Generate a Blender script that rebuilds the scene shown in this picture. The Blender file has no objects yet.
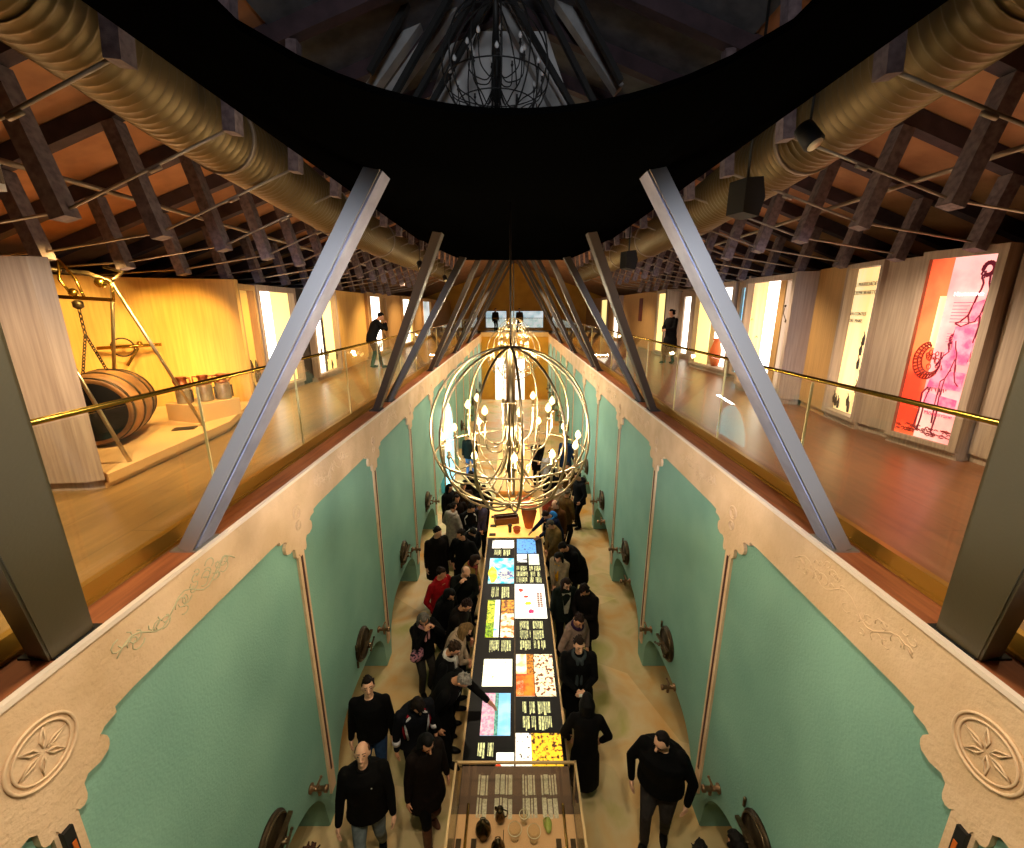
import bpy, bmesh, math, random
from mathutils import Vector, Matrix
from mathutils.geometry import tessellate_polygon
from math import sin, cos, pi, radians as R
random.seed(7)
sc = bpy.context.scene
C = sc.collection

# ---------------------------------------------------------------- camera, world, exposure
cam_d = bpy.data.cameras.new('camera'); cam = bpy.data.objects.new('camera', cam_d); C.objects.link(cam)
cam_d.sensor_width = 36; cam_d.lens = 36 * 437.4 / 1024
cam_d.shift_x = -2.8 / 1024
cam_d.clip_start = 0.05; cam_d.clip_end = 200
cam.location = (0, 0, 6.37); cam.rotation_euler = (R(90 - 14.83), 0, 0)
sc.camera = cam
w = bpy.data.worlds.new('dark'); sc.world = w; w.use_nodes = True
w.node_tree.nodes['Background'].inputs[0].default_value = (0.9, 0.8, 0.7, 1)
w.node_tree.nodes['Background'].inputs[1].default_value = 0.003
vs = sc.view_settings
sc.display_settings.display_device = 'sRGB'
vs.view_transform = 'Standard'; vs.look = 'None'; vs.gamma = 1; vs.use_curve_mapping = False
vs.exposure = 0.0
try:
    sc.cycles.use_denoising = True
    sc.cycles.max_bounces = 6; sc.cycles.diffuse_bounces = 3; sc.cycles.glossy_bounces = 3
    sc.cycles.transmission_bounces = 4; sc.cycles.transparent_max_bounces = 12
    sc.cycles.sample_clamp_indirect = 4.0; sc.cycles.caustics_reflective = False; sc.cycles.caustics_refractive = False
except Exception: pass

def light(kind, loc, target, power, col, size=0.1, angle=100, blend=0.6, sx=1, sy=1):
    d = bpy.data.lights.new('lamp_or_fill_light', kind); o = bpy.data.objects.new('lamp_or_fill_light', d); C.objects.link(o)
    d.energy = power; d.color = col
    o.location = loc
    v = Vector(target) - Vector(loc); o.rotation_euler = v.to_track_quat('-Z', 'Y').to_euler()
    if kind == 'SPOT': d.shadow_soft_size = size; d.spot_size = R(angle); d.spot_blend = blend
    elif kind == 'AREA': d.shape = 'RECTANGLE'; d.size = sx; d.size_y = sy
    else: d.shadow_soft_size = size
    return o
WARM = (1, .78, .50); AMB = (1, .66, .26); COOL = (.72, .80, 1); NEUT = (1, .92, .80)
HALL = 1.0
# unseen fill spots above the hall, under the added black sheet
for y in (1.2, 4.2, 7.4, 10.6, 14, 18):
    for sx in (-1, 1):
        light('SPOT', (sx * .75, y, 7.35), (sx * 1.5, y + .4, 0), 420 * HALL, (1, .84, .60), .12, 130, .9)
# far hall, strongly lit amber
for y in (21, 25, 29):
    light('SPOT', (0, y, 7.2), (0, y + 1.5, 0), 520, (1, .64, .18), .2, 130, .8)
light('SPOT', (0, 27, 6.0), (0, 36, 6.3), 90, (1, .70, .22), .2, 120, .8)
# unseen fill spots over the galleries
for y in (2.4, 5.2, 8.2, 11.5, 15, 19, 24):
    light('SPOT', (3.5, y, 7.2), (4.6, y + .4, 4.6), 330, (1, .82, .58), .08, 110, .8)
    light('SPOT', (-3.4, y, 7.2), (-4.4, y + .4, 4.6), 430, (1, .74, .42), .08, 110, .8)
# cool spots added behind the viewpoint to tint the near struts
light('SPOT', (-.2, -2.5, 6.9), (-1.8, 3.4, 5.9), 2600, COOL, .15, 30, .8)
light('SPOT', (.2, -2.5, 6.9), (1.8, 3.4, 5.9), 2600, COOL, .15, 30, .7)
# added uplights imitating amber gallery spill on the roof boards and ducts
for y in (3.2, 5.6, 8.4, 12):
    light('SPOT', (-4.9, y + .6, 6.0), (-3.6, y - .2, 8.2), 55, (1, .70, .42), .2, 150, .9)
    light('SPOT', (4.7, y + .6, 6.0), (3.6, y - .2, 8.2), 24, (1, .70, .50), .2, 150, .9)
for y in (3.4, 7, 11):
    light('SPOT', (-3.0, y, 5.0), (-2.3, y, 7.7), 9, (1, .70, .26), .2, 90, .9)
    light('SPOT', (3.0, y, 5.0), (2.3, y, 7.7), 9, (1, .74, .34), .2, 90, .9)
# unseen grey spot added to light the ghost image pieces
light('SPOT', (0, .6, 8.3), (0, 5.6, 9.0), 190, (.92, .95, 1), .3, 110, .9)

# ---------------------------------------------------------------- materials
def hexc(h):
    h = h.lstrip('#'); c = [int(h[i:i + 2], 16) / 255 for i in (0, 2, 4)]
    return tuple(x / 12.92 if x <= .04045 else ((x + .055) / 1.055) ** 2.4 for x in c)
MATS = {}
def mat(name, col, rough=.6, metal=0, emit=0, ecol=None, noise=0, nscale=8, col2=None, bump=0, bscale=60, stretch=(1, 1, 1), spec=.5, ramp=(.35, .65)):
    if name in MATS: return MATS[name]
    if isinstance(col, str): col = hexc(col)
    if isinstance(col2, str): col2 = hexc(col2)
    m = bpy.data.materials.new(name); m.use_nodes = True; nt = m.node_tree; b = nt.nodes['Principled BSDF']
    b.inputs['Base Color'].default_value = (*col, 1); b.inputs['Roughness'].default_value = rough; b.inputs['Metallic'].default_value = metal
    b.inputs['Specular IOR Level'].default_value = spec
    if emit:
        b.inputs['Emission Color'].default_value = (*(ecol or col), 1); b.inputs['Emission Strength'].default_value = emit
    tc = nt.nodes.new('ShaderNodeTexCoord'); mp = nt.nodes.new('ShaderNodeMapping'); mp.inputs['Scale'].default_value = stretch
    nt.links.new(tc.outputs['Object'], mp.inputs[0])
    if col2 is not None or noise:
        n = nt.nodes.new('ShaderNodeTexNoise'); n.inputs['Scale'].default_value = nscale; n.inputs['Detail'].default_value = 5
        nt.links.new(mp.outputs[0], n.inputs['Vector'])
        r = nt.nodes.new('ShaderNodeValToRGB')
        c2 = col2 if col2 is not None else tuple(x * (1 - noise) for x in col)
        r.color_ramp.elements[0].color = (*c2, 1); r.color_ramp.elements[1].color = (*col, 1)
        r.color_ramp.elements[0].position = ramp[0]; r.color_ramp.elements[1].position = ramp[1]
        nt.links.new(n.outputs['Fac'], r.inputs[0]); nt.links.new(r.outputs[0], b.inputs['Base Color'])
        if emit: nt.links.new(r.outputs[0], b.inputs['Emission Color'])
    if bump:
        n2 = nt.nodes.new('ShaderNodeTexNoise'); n2.inputs['Scale'].default_value = bscale; n2.inputs['Detail'].default_value = 4
        nt.links.new(mp.outputs[0], n2.inputs['Vector'])
        bp = nt.nodes.new('ShaderNodeBump'); bp.inputs['Strength'].default_value = bump; bp.inputs['Distance'].default_value = .01
        nt.links.new(n2.outputs['Fac'], bp.inputs['Height']); nt.links.new(bp.outputs[0], b.inputs['Normal'])
    MATS[name] = m; return m
def emat(name, col, s, col2=None, nscale=5, stretch=(1, 1, 1), ramp=(.4, .6)):
    return mat(name, col, .5, 0, emit=s, ecol=hexc(col) if isinstance(col, str) else col, col2=col2, nscale=nscale, stretch=stretch, ramp=ramp)

M_green = mat('green_render', '#86b4a2', .75, noise=.0, col2='#729f90', nscale=.9, bump=.5, bscale=45, ramp=(.3, .7))
M_cream = mat('cream_stucco', '#e3c3a0', .8, col2='#d2b089', nscale=2.2, bump=.8, bscale=30)
M_relief = mat('cream_relief', '#dfc09c', .8, bump=.3, bscale=30)
M_grape = mat('tinted_relief', '#bdb592', .8, bump=.5, bscale=30)
M_groove = mat('red_brown_groove', '#4a1d12', .6)
M_black = mat('black', '#050505', .7)
M_orange = mat('orange_glow', '#c4621c', .5)
M_ledge = mat('ledge_wood', '#9c5a34', .5, col2='#7d4325', nscale=3, stretch=(8, .6, 8), bump=.1)
M_ledgeedge = mat('ledge_edge', '#e8d5c4', .6)
M_gfl = None
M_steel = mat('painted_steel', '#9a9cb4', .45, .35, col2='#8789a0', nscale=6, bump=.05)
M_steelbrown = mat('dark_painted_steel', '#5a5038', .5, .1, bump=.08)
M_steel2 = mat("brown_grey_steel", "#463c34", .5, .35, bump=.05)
M_edge = mat('steel_flange', '#a8a29a', .35, .7)
M_duct = mat('duct_metal', '#6e5c3c', .5, .7, bump=.05)
M_timber = mat('grey_timber', '#7a6a6c', .8, col2='#5b4c50', nscale=6, stretch=(3, 3, 3), bump=.3)
M_rafter = mat('dark_timber', '#46343a', .85, col2='#33262b', nscale=5, bump=.3)
M_roof = mat('roof_board', '#a8764e', .9, col2='#906342', nscale=3, bump=.2, bscale=20)
M_rod = mat('steel_rod', '#8c7c6c', .5, .6)
M_fade = mat('fade_to_black', (.0012, .0012, .0012), 1, spec=0)  # for the sheet that imitates a fade to darkness
M_brass = mat('brass_rail', '#b08c3a', .25, 1)
M_pewter = mat('pewter', '#6d5c44', .35, .9, noise=.4, nscale=20)
M_iron = mat('dark_iron', '#4b3d2b', .45, .8, noise=.4, nscale=14)
M_steelbright = mat('chandelier_steel', '#ab9a7a', .32, 1)
M_bulb = emat('bulb_glow', (1, .78, .34), 2.6)
M_wood = mat('oak_veneer', '#ac9682', .6, col2='#968070', nscale=3, stretch=(14, 14, .5), bump=.1)
M_woodw = mat('warm_oak_veneer', '#b58a50', .6, col2='#a27a45', nscale=3, stretch=(14, 14, .5))
M_gold = mat('golden_veneer', '#e0ae58', .6, col2='#d4a04e', nscale=3, stretch=(9, 9, .4))
M_plat = mat('pale_platform', '#d0a468', .6)
M_yel = emat('warm_lightbox', (1, .80, .30), 1.15)
M_cream_l = emat('cream_lightbox', (1, .78, .40), .9, col2=(1, .70, .28), nscale=2, stretch=(3, 3, .3))
M_white_l = emat('white_lightbox', (1, .95, .86), 3.0)
M_dark = mat('dark_niche', '#2a2018', .7)

def glassmat(name, tint=(1, 1, 1), refl=1.0, rough=0):
    m = bpy.data.materials.new(name); m.use_nodes = True; nt = m.node_tree
    for n in list(nt.nodes): nt.nodes.remove(n)
    o = nt.nodes.new('ShaderNodeOutputMaterial'); mx = nt.nodes.new('ShaderNodeMixShader'); t = nt.nodes.new('ShaderNodeBsdfTransparent'); g = nt.nodes.new('ShaderNodeBsdfGlossy')
    lw = nt.nodes.new('ShaderNodeLayerWeight'); lw.inputs[0].default_value = .5
    pw = nt.nodes.new('ShaderNodeMath'); pw.operation = 'POWER'; pw.inputs[1].default_value = 4.0; nt.links.new(lw.outputs['Facing'], pw.inputs[0])
    f = nt.nodes.new('ShaderNodeMath'); f.operation = 'MULTIPLY_ADD'; f.inputs[1].default_value = .8; f.inputs[2].default_value = .05; nt.links.new(pw.outputs[0], f.inputs[0])
    mu = nt.nodes.new('ShaderNodeMath'); mu.operation = 'MULTIPLY'; mu.inputs[1].default_value = refl
    t.inputs[0].default_value = (*tint, 1); g.inputs['Roughness'].default_value = rough
    nt.links.new(f.outputs[0], mu.inputs[0]); nt.links.new(mu.outputs[0], mx.inputs[0]); nt.links.new(t.outputs[0], mx.inputs[1]); nt.links.new(g.outputs[0], mx.inputs[2]); nt.links.new(mx.outputs[0], o.inputs[0])
    return m
M_glass = glassmat('clear_glass', (.95, .95, .90), .6)
M_caseglass = glassmat('case_glass', (.97, .97, .95), .6)

# floors with procedural patches
def floor_mat():
    m = bpy.data.materials.new('resin_floor'); m.use_nodes = True; nt = m.node_tree; b = nt.nodes['Principled BSDF']
    tc = nt.nodes.new('ShaderNodeTexCoord')
    n = nt.nodes.new('ShaderNodeTexNoise'); n.inputs['Scale'].default_value = 1.1; n.inputs['Detail'].default_value = 6; n.inputs['Distortion'].default_value = .6
    nt.links.new(tc.outputs['Object'], n.inputs['Vector'])
    r = nt.nodes.new('ShaderNodeValToRGB'); cr = r.color_ramp
    cr.elements[0].position = .30; cr.elements[0].color = (*hexc('#a9a05c'), 1)
    cr.elements[1].position = .72; cr.elements[1].color = (*hexc('#c98a2c'), 1)
    e = cr.elements.new(.45); e.color = (*hexc('#c9b184'), 1)
    e = cr.elements.new(.58); e.color = (*hexc('#c8a169'), 1)
    nt.links.new(n.outputs['Fac'], r.inputs[0])
    v = nt.nodes.new('ShaderNodeTexVoronoi'); v.inputs['Scale'].default_value = .55
    nt.links.new(tc.outputs['Object'], v.inputs['Vector'])
    r2 = nt.nodes.new('ShaderNodeValToRGB'); r2.color_ramp.elements[0].position = .3; r2.color_ramp.elements[0].color = (.45, .52, .38, 1); r2.color_ramp.elements[1].position = .42; r2.color_ramp.elements[1].color = (1, 1, 1, 1)
    sp = nt.nodes.new('ShaderNodeSeparateColor'); nt.links.new(v.outputs['Color'], sp.inputs[0]); nt.links.new(sp.outputs[0], r2.inputs[0])
    mx = nt.nodes.new('ShaderNodeMix'); mx.data_type = 'RGBA'; mx.blend_type = 'MULTIPLY'; mx.inputs[0].default_value = .35
    nt.links.new(r.outputs[0], mx.inputs[6]); nt.links.new(r2.outputs[0], mx.inputs[7]); nt.links.new(mx.outputs[2], b.inputs['Base Color'])
    b.inputs['Roughness'].default_value = .5; b.inputs['Specular IOR Level'].default_value = .3
    return m
M_floor = floor_mat()
def plank_mat(name, c1, c2, rough=.35, sc_=(1, 1, 1)):
    m = bpy.data.materials.new(name); m.use_nodes = True; nt = m.node_tree; b = nt.nodes['Principled BSDF']
    tc = nt.nodes.new('ShaderNodeTexCoord'); mp = nt.nodes.new('ShaderNodeMapping'); mp.inputs['Rotation'].default_value = (0, 0, R(90))
    nt.links.new(tc.outputs['Object'], mp.inputs[0])
    br = nt.nodes.new('ShaderNodeTexBrick'); br.inputs['Scale'].default_value = 1.0; br.inputs['Brick Width'].default_value = 1.6; br.inputs['Row Height'].default_value = .62
    br.inputs['Mortar Size'].default_value = .004; br.inputs['Color1'].default_value = (*hexc(c1), 1); br.inputs['Color2'].default_value = (*hexc(c2), 1); br.inputs['Mortar'].default_value = (*[x * .5 for x in hexc(c1)], 1)
    nt.links.new(mp.outputs[0], br.inputs['Vector'])
    n = nt.nodes.new('ShaderNodeTexNoise'); n.inputs['Scale'].default_value = 6; n.inputs['Detail'].default_value = 6
    mp2 = nt.nodes.new('ShaderNodeMapping'); mp2.inputs['Scale'].default_value = (2, .3, 1); nt.links.new(tc.outputs['Object'], mp2.inputs[0]); nt.links.new(mp2.outputs[0], n.inputs['Vector'])
    mx = nt.nodes.new('ShaderNodeMix'); mx.data_type = 'RGBA'; mx.blend_type = 'OVERLAY'; mx.inputs[0].default_value = .5
    nt.links.new(br.outputs['Color'], mx.inputs[6]); nt.links.new(n.outputs['Fac'], mx.inputs[7]); nt.links.new(mx.outputs[2], b.inputs['Base Color'])
    b.inputs['Roughness'].default_value = rough
    return m
M_galL = plank_mat('gallery_floor_brown', '#8c6a3c', '#84643a', .33)
M_galR = plank_mat('gallery_floor_red', '#7a4c30', '#74482e', .33)

# ---------------------------------------------------------------- mesh helpers
class MB:
    def __init__(s): s.v = []; s.f = []; s.m = []; s.sm = []
    def add(s, vs_, fs, mi=0, smooth=False):
        o = len(s.v); s.v += [tuple(p) for p in vs_]
        for f in fs: s.f.append(tuple(i + o for i in f)); s.m.append(mi); s.sm.append(smooth)
        return s
    def box(s, c, d, rot=None, mi=0):
        x, y, z = (k / 2 for k in d)
        P = [Vector((a * x, b * y, e * z)) for a in (-1, 1) for b in (-1, 1) for e in (-1, 1)]
        if rot is not None: P = [rot @ p for p in P]
        c = Vector(c)
        return s.add([p + c for p in P], [(0, 1, 3, 2), (4, 6, 7, 5), (0, 4, 5, 1), (2, 3, 7, 6), (0, 2, 6, 4), (1, 5, 7, 3)], mi)
    def bar(s, a, b, w_, h_, up=(0, 0, 1), mi=0):
        a = Vector(a); b = Vector(b); d = b - a; L = d.length; z = d.normalized(); x = Vector(up).cross(z)
        if x.length < 1e-4: x = Vector((1, 0, 0)).cross(z)
        x.normalize(); y = z.cross(x)
        M = Matrix((x, y, z)).transposed()
        return s.box((a + b) / 2, (w_, h_, L), M, mi)
    def tube(s, pts, r, n=8, closed=False, mi=0, caps=True, smooth=True):
        pts = [Vector(p) for p in pts]; N = len(pts); rr = r if isinstance(r, (list, tuple)) else [r] * N
        V = []; prev = None
        for i, p in enumerate(pts):
            if closed: t = pts[(i + 1) % N] - pts[i - 1]
            else: t = pts[min(i + 1, N - 1)] - pts[max(i - 1, 0)]
            t.normalize()
            if prev is None:
                u = t.cross(Vector((0, 0, 1)));
                if u.length < .1: u = t.cross(Vector((1, 0, 0)))
            else: u = prev - t * prev.dot(t)
            u.normalize(); prev = u; w2 = t.cross(u)
            for k in range(n):
                a = 2 * pi * k / n; V.append(p + (u * cos(a) + w2 * sin(a)) * rr[i])
        F = []
        for i in range(N if closed else N - 1):
            j = (i + 1) % N
            for k in range(n): l = (k + 1) % n; F.append((i * n + k, i * n + l, j * n + l, j * n + k))
        if caps and not closed: F += [tuple(range(n))[::-1], tuple((N - 1) * n + k for k in range(n))]
        return s.add(V, F, mi, smooth)
    def lathe(s, prof, c, axis=(0, 0, 1), n=20, mi=0, smooth=True):
        z = Vector(axis).normalized(); x = z.orthogonal().normalized(); y = z.cross(x); c = Vector(c); V = []
        for (r, h) in prof:
            for k in range(n): a = 2 * pi * k / n; V.append(c + z * h + (x * cos(a) + y * sin(a)) * max(r, 1e-4))
        F = []
        for i in range(len(prof) - 1):
            for k in range(n): l = (k + 1) % n; F.append((i * n + k, i * n + l, (i + 1) * n + l, (i + 1) * n + k))
        F += [tuple(range(n))[::-1], tuple((len(prof) - 1) * n + k for k in range(n))]
        return s.add(V, F, mi, smooth)
    def ball(s, c, r, n=10, mi=0):
        rx, ry, rz = r if isinstance(r, (tuple, list)) else (r, r, r); c = Vector(c); V = []; F = []; m_ = max(5, n // 2 + 1)
        for i in range(m_ + 1):
            ph = pi * i / m_
            for k in range(n):
                a = 2 * pi * k / n; q = max(sin(ph), 1e-3)
                V.append(c + Vector((rx * q * cos(a), ry * q * sin(a), rz * cos(ph))))
        for i in range(m_):
            for k in range(n): l = (k + 1) % n; F.append((i * n + k, (i + 1) * n + k, (i + 1) * n + l, i * n + l))
        F += [tuple(range(n)), tuple(m_ * n + k for k in range(n))[::-1]]
        return s.add(V, F, mi, True)
    def prism(s, poly, T, d0, d1, mi=0):
        # poly: 2D points; T(a, b, d) -> 3D
        n = len(poly); V = [T(a, b, d0) for a, b in poly] + [T(a, b, d1) for a, b in poly]
        F = [tuple(range(n))[::-1], tuple(range(n, 2 * n))] + [(i, (i + 1) % n, n + (i + 1) % n, n + i) for i in range(n)]
        return s.add(V, F, mi)
    def build(s, name, mats, parent=None, fix=True):
        me = bpy.data.meshes.new(name); me.from_pydata(s.v, [], s.f)
        if not isinstance(mats, (list, tuple)): mats = [mats]
        for m_ in mats: me.materials.append(m_)
        for p, mi, sm in zip(me.polygons, s.m, s.sm): p.material_index = mi; p.use_smooth = sm
        if fix:
            bm = bmesh.new(); bm.from_mesh(me); bmesh.ops.recalc_face_normals(bm, faces=bm.faces); bm.to_mesh(me); bm.free()
        me.update()
        o = bpy.data.objects.new(name, me); C.objects.link(o)
        if parent is not None: o.parent = parent
        return o
def tag(o, label=None, cat=None, group=None, kind=None):
    if label: o['label'] = label
    if cat: o['category'] = cat
    if group: o['group'] = group
    if kind: o['kind'] = kind
    return o
def thing(name, label, cat, loc=(0, 0, 0), rz=0, group=None):
    o = bpy.data.objects.new(name, None); C.objects.link(o); o.empty_display_size = .1
    o.location = loc; o.rotation_euler = (0, 0, rz)
    return tag(o, label, cat, group)
def kids(o): return [c for c in C.objects if c.parent == o]
def copy_tree(o, parent=None, ch=None):
    c = o.copy(); C.objects.link(c)
    if parent is not None: c.parent = parent
    for k in kids(o): copy_tree(k, c)
    return c
def struct(o): o['kind'] = 'structure'; return o
def side(s): return 'left' if s < 0 else 'right'

# ---------------------------------------------------------------- setting
struct(MB().box((0, 15.5, -.05), (9, 41, .1)).build('floor', M_floor))
W = 2.35; LZ = 4.63; P0 = 1.66; DP = 2.58
PIL = [P0 - DP + DP * k for k in range(13)]      # pilaster positions
Y0, Y1 = -1.2, 31.0
def arch_z(y):
    k = math.floor((y - P0) / DP); t = ((y - P0) / DP - k) * 2 - 1
    f = (DP / 2 - .16) / (DP / 2); t = t / f
    if abs(t) >= 1: return 0.0
    return .97 * (1 - abs(t) ** 3.2) ** .42
DOORY = 14.75
def wall(s):
    mb = MB(); ys = []
    y = Y0
    while y < Y1: ys.append(y); y += .06
    ys.append(Y1)
    F = []; V = []
    for y in ys:
        zb = arch_z(y)
        V += [(s * W, y, zb), (s * W, y, LZ - .02), (s * (W + .25), y, LZ - .02), (s * (W + .25), y, zb)]
    for i in range(len(ys) - 1):
        a = 4 * i; b = a + 4
        if s < 0 and DOORY - .5 < ys[i] < DOORY + .5:
            pass
        F += [(a, b, b + 1, a + 1), (a + 1, b + 1, b + 2, a + 2), (a + 3, b + 3, b, a), (a + 2, b + 2, b + 3, a + 3)]
    mb.add(V, F)
    for yp in PIL:                                 # feet
        if s < 0 and abs(yp - DOORY) < 1: continue   # standing under the tank joints
        mb.box((s * (W + .32), yp, .45), (.62, .34, .9))
    wl = struct(mb.build('wall_' + side(s), M_green))
    # recess behind the feet
    struct(MB().box((s * (W + .75), 15, 1.2), (.1, 33, 2.4)).build('wall_' + side(s), M_green))
    # cream band with scalloped brackets
    half = [(.50, 4.15), (.37, 4.14), (.37, 4.10), (.29, 4.09), (.25, 4.06)]
    lobe = [(.25 + .045 * sin(a), 3.995 + .065 * cos(a)) for a in [R(x) for x in (30, 60, 90, 120, 150)]]
    half += lobe + [(.22, 3.92), (.15, 3.93), (.12, 3.90), (.12, 3.87)]
    half += [(.085 + .035 * cos(a), 3.83 - .045 * sin(a)) for a in [R(x) for x in (0, 40, 80, 120, 160)]] + [(.045, 3.80), (.035, 3.77)]
    tb = bmesh.new()
    for yp in PIL:
        ya, yb = max(Y0, yp - DP / 2), yp + DP / 2
        poly = [(ya, 4.15)] + [(yp - a, b) for a, b in half if yp - a > ya] + [(yp + a, b) for a, b in half[::-1]] + [(yb, 4.15), (yb, LZ - .015), (ya, LZ - .015)]
        fv = [tb.verts.new((s * (W - .035), a, b)) for a, b in poly]; bv = [tb.verts.new((s * (W + .01), a, b)) for a, b in poly]
        for tri in tessellate_polygon([[Vector((a, b, 0)) for a, b in poly]]):
            try: tb.faces.new([fv[i] for i in tri])
            except ValueError: pass
        for i in range(len(poly) - 3): tb.faces.new((fv[i], fv[i + 1], bv[i + 1], bv[i]))
    bmesh.ops.recalc_face_normals(tb, faces=tb.faces)
    me = bpy.data.meshes.new('trim'); tb.to_mesh(me); tb.free(); me.materials.append(M_cream)
    bo = bpy.data.objects.new('trim_%d' % (1 if s < 0 else 2), me); C.objects.link(bo); struct(bo)
    # thin pale edge strip on top of the band
    struct(MB().box((s * (W - .03), (Y0 + Y1) / 2, LZ - .005), (.035, Y1 - Y0, .03)).build('trim_%d' % (3 if s < 0 else 4), M_ledgeedge))
    # pilaster strips, rosettes, grape reliefs
    for k, yp in enumerate(PIL):
        if yp < -1 or (s < 0 and abs(yp - DOORY) < 1): continue
        q = MB().box((s * (W - .012), yp, 2.15), (.03, .13, 3.5))
        o = struct(q.build('trim_%d' % (5 if s < 0 else 6), M_cream, None))
        g = MB().box((s * (W - .024), yp, 2.27), (.02, .03, 3.06)).build('groove', M_groove, o)
        if k < 7:
            q = MB(); x = s * (W - .04)
            T = lambda r, a, z0=4.27: (x, yp + r * cos(a), z0 + r * sin(a))
            if k == 1:
                q.tube([T(.165, a * pi / 16) for a in range(32)], .008, 6, True)
                q.tube([T(.135, a * pi / 16) for a in range(32)], .006, 6, True)
                for j in range(6):
                    a0 = j * pi / 3 + .3
                    q.tube([T(.02, a0), T(.06, a0 + .22), T(.12, a0), T(.06, a0 - .22)], .006, 5, True)
            else:
                for z0, rr in ((4.28, .07), (4.13, .05)):
                    q.tube([T(rr, a * pi / 10, z0) for a in range(20)], .006, 6, True)
                    q.tube([T(rr * (1 - a / 26), a * pi / 6, z0) for a in range(20)], .004, 5)
            struct(q.build('trim_%d' % (7 if s < 0 else 8), M_relief, None))
    for k in range(0, 5):                             # vine reliefs between brackets
        yc = P0 + DP * k + 1.0; q = MB(); rnd = random.Random(k + (5 if s > 0 else 0))
        for j in range(30):
            t = rnd.uniform(-.5, .5); c0 = Vector((s * (W - .036), yc + t * 1.05, 4.40 + .07 * sin(t * 9) + rnd.uniform(-.07, .07)))
            r_ = rnd.uniform(.022, .05); a0 = rnd.uniform(0, 6)
            q.tube([c0 + Vector((0, r_ * cos(a0 + a), r_ * .8 * sin(a0 + a))) for a in [i * .7 for i in range(7)]], .004, 5)
        q.tube([(s * (W - .036), yc - .55 + i * .055, 4.40 + .06 * sin(i * .8)) for i in range(21)], .005, 5)
        struct(q.build('trim_%d' % (9 if s < 0 else 10), M_grape if s < 0 and k == 0 else M_relief, None))
    # black uplight slot beside the near bracket
    q = MB().box((s * (W - .04), P0 - .02, 3.66), (.03, .05, .24)).build('slot_light', M_black)
    tag(q, 'narrow black slot light with an orange core under the near %s bracket' % side(s), 'light')
    MB().box((s * (W - .056), P0 - .015, 3.62), (.006, .02, .14)).build('glowing_core', M_orange, q)
    # wooden ledge
    struct(MB().box((s * 2.47, 15, LZ - .015), (.24, 33, .03)).build('trim_%d' % (11 if s < 0 else 12), M_ledge))
    # gallery floor
    struct(MB().box((s * 6.1, 16.5, LZ - .06), (7.06, 37, .12)).build('floor', M_galL if s < 0 else M_galR))
for s in (-1, 1): wall(s)

# roof: boards, ridge and centre
SL = .36
def rz(x): return 8.1 - SL * (abs(x) - 3.95)
for s in (-1, 1):
    T = lambda a, b, d: (s * a, d, b)
    struct(MB().prism([(0, rz(0) + .25), (9.6, rz(9.6) + .25), (9.6, rz(9.6) + .35), (0, rz(0) + .35)], T, -1.5, 36.5).build('ceiling', M_roof))
    struct(MB().box((s * 9.4, 17.5, 6.0), (.1, 39, 3.2)).build('wall_' + side(s), M_dark))
# end wall below the bridge, the bridge and the gable
M_end = mat('ochre_end_wall', '#d8a13c', .7, col2='#c68f30', nscale=1.5)
struct(MB().box((0, 31.1, 2.25), (4.9, .2, 4.5)).build('wall_end', M_end))
struct(MB().box((0, 33.6, 4.56), (6.4, 5.2, .14)).build('floor', M_galL))
T = lambda a, b, d: (a, d, b)
struct(MB().prism([(-9.6, 4.5), (9.6, 4.5), (9.6, rz(9.6) + .3), (0, rz(0) + .3), (-9.6, rz(9.6) + .3)], T, 36.2, 36.4).build('wall_gable', M_end))
struct(MB().box((0, 31.0, 4.6), (4.7, .08, .3)).build('trim_13', M_cream))

# added black sheet imitating the roof's fade to darkness, with a rounded opening
def sheet_z(x): return 7.27 + .37 * min(1, max(0, (abs(x) - .95) / .85)) ** 1.3
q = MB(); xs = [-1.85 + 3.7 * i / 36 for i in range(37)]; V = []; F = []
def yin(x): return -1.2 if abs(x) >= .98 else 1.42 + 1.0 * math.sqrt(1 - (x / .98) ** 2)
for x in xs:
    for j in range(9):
        y = yin(x) + (9.0 - yin(x)) * j / 8; V += [(x, y, sheet_z(x)), (x, y, sheet_z(x) + .03)]
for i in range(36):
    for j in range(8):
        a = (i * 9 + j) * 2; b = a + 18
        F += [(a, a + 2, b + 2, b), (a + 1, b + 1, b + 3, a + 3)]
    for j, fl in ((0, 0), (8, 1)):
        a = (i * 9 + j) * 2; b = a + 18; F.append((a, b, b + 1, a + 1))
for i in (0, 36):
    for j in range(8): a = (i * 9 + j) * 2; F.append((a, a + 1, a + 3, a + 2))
q.add(V, F); o = q.build('added_black_sheet', M_fade); struct(o)
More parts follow.
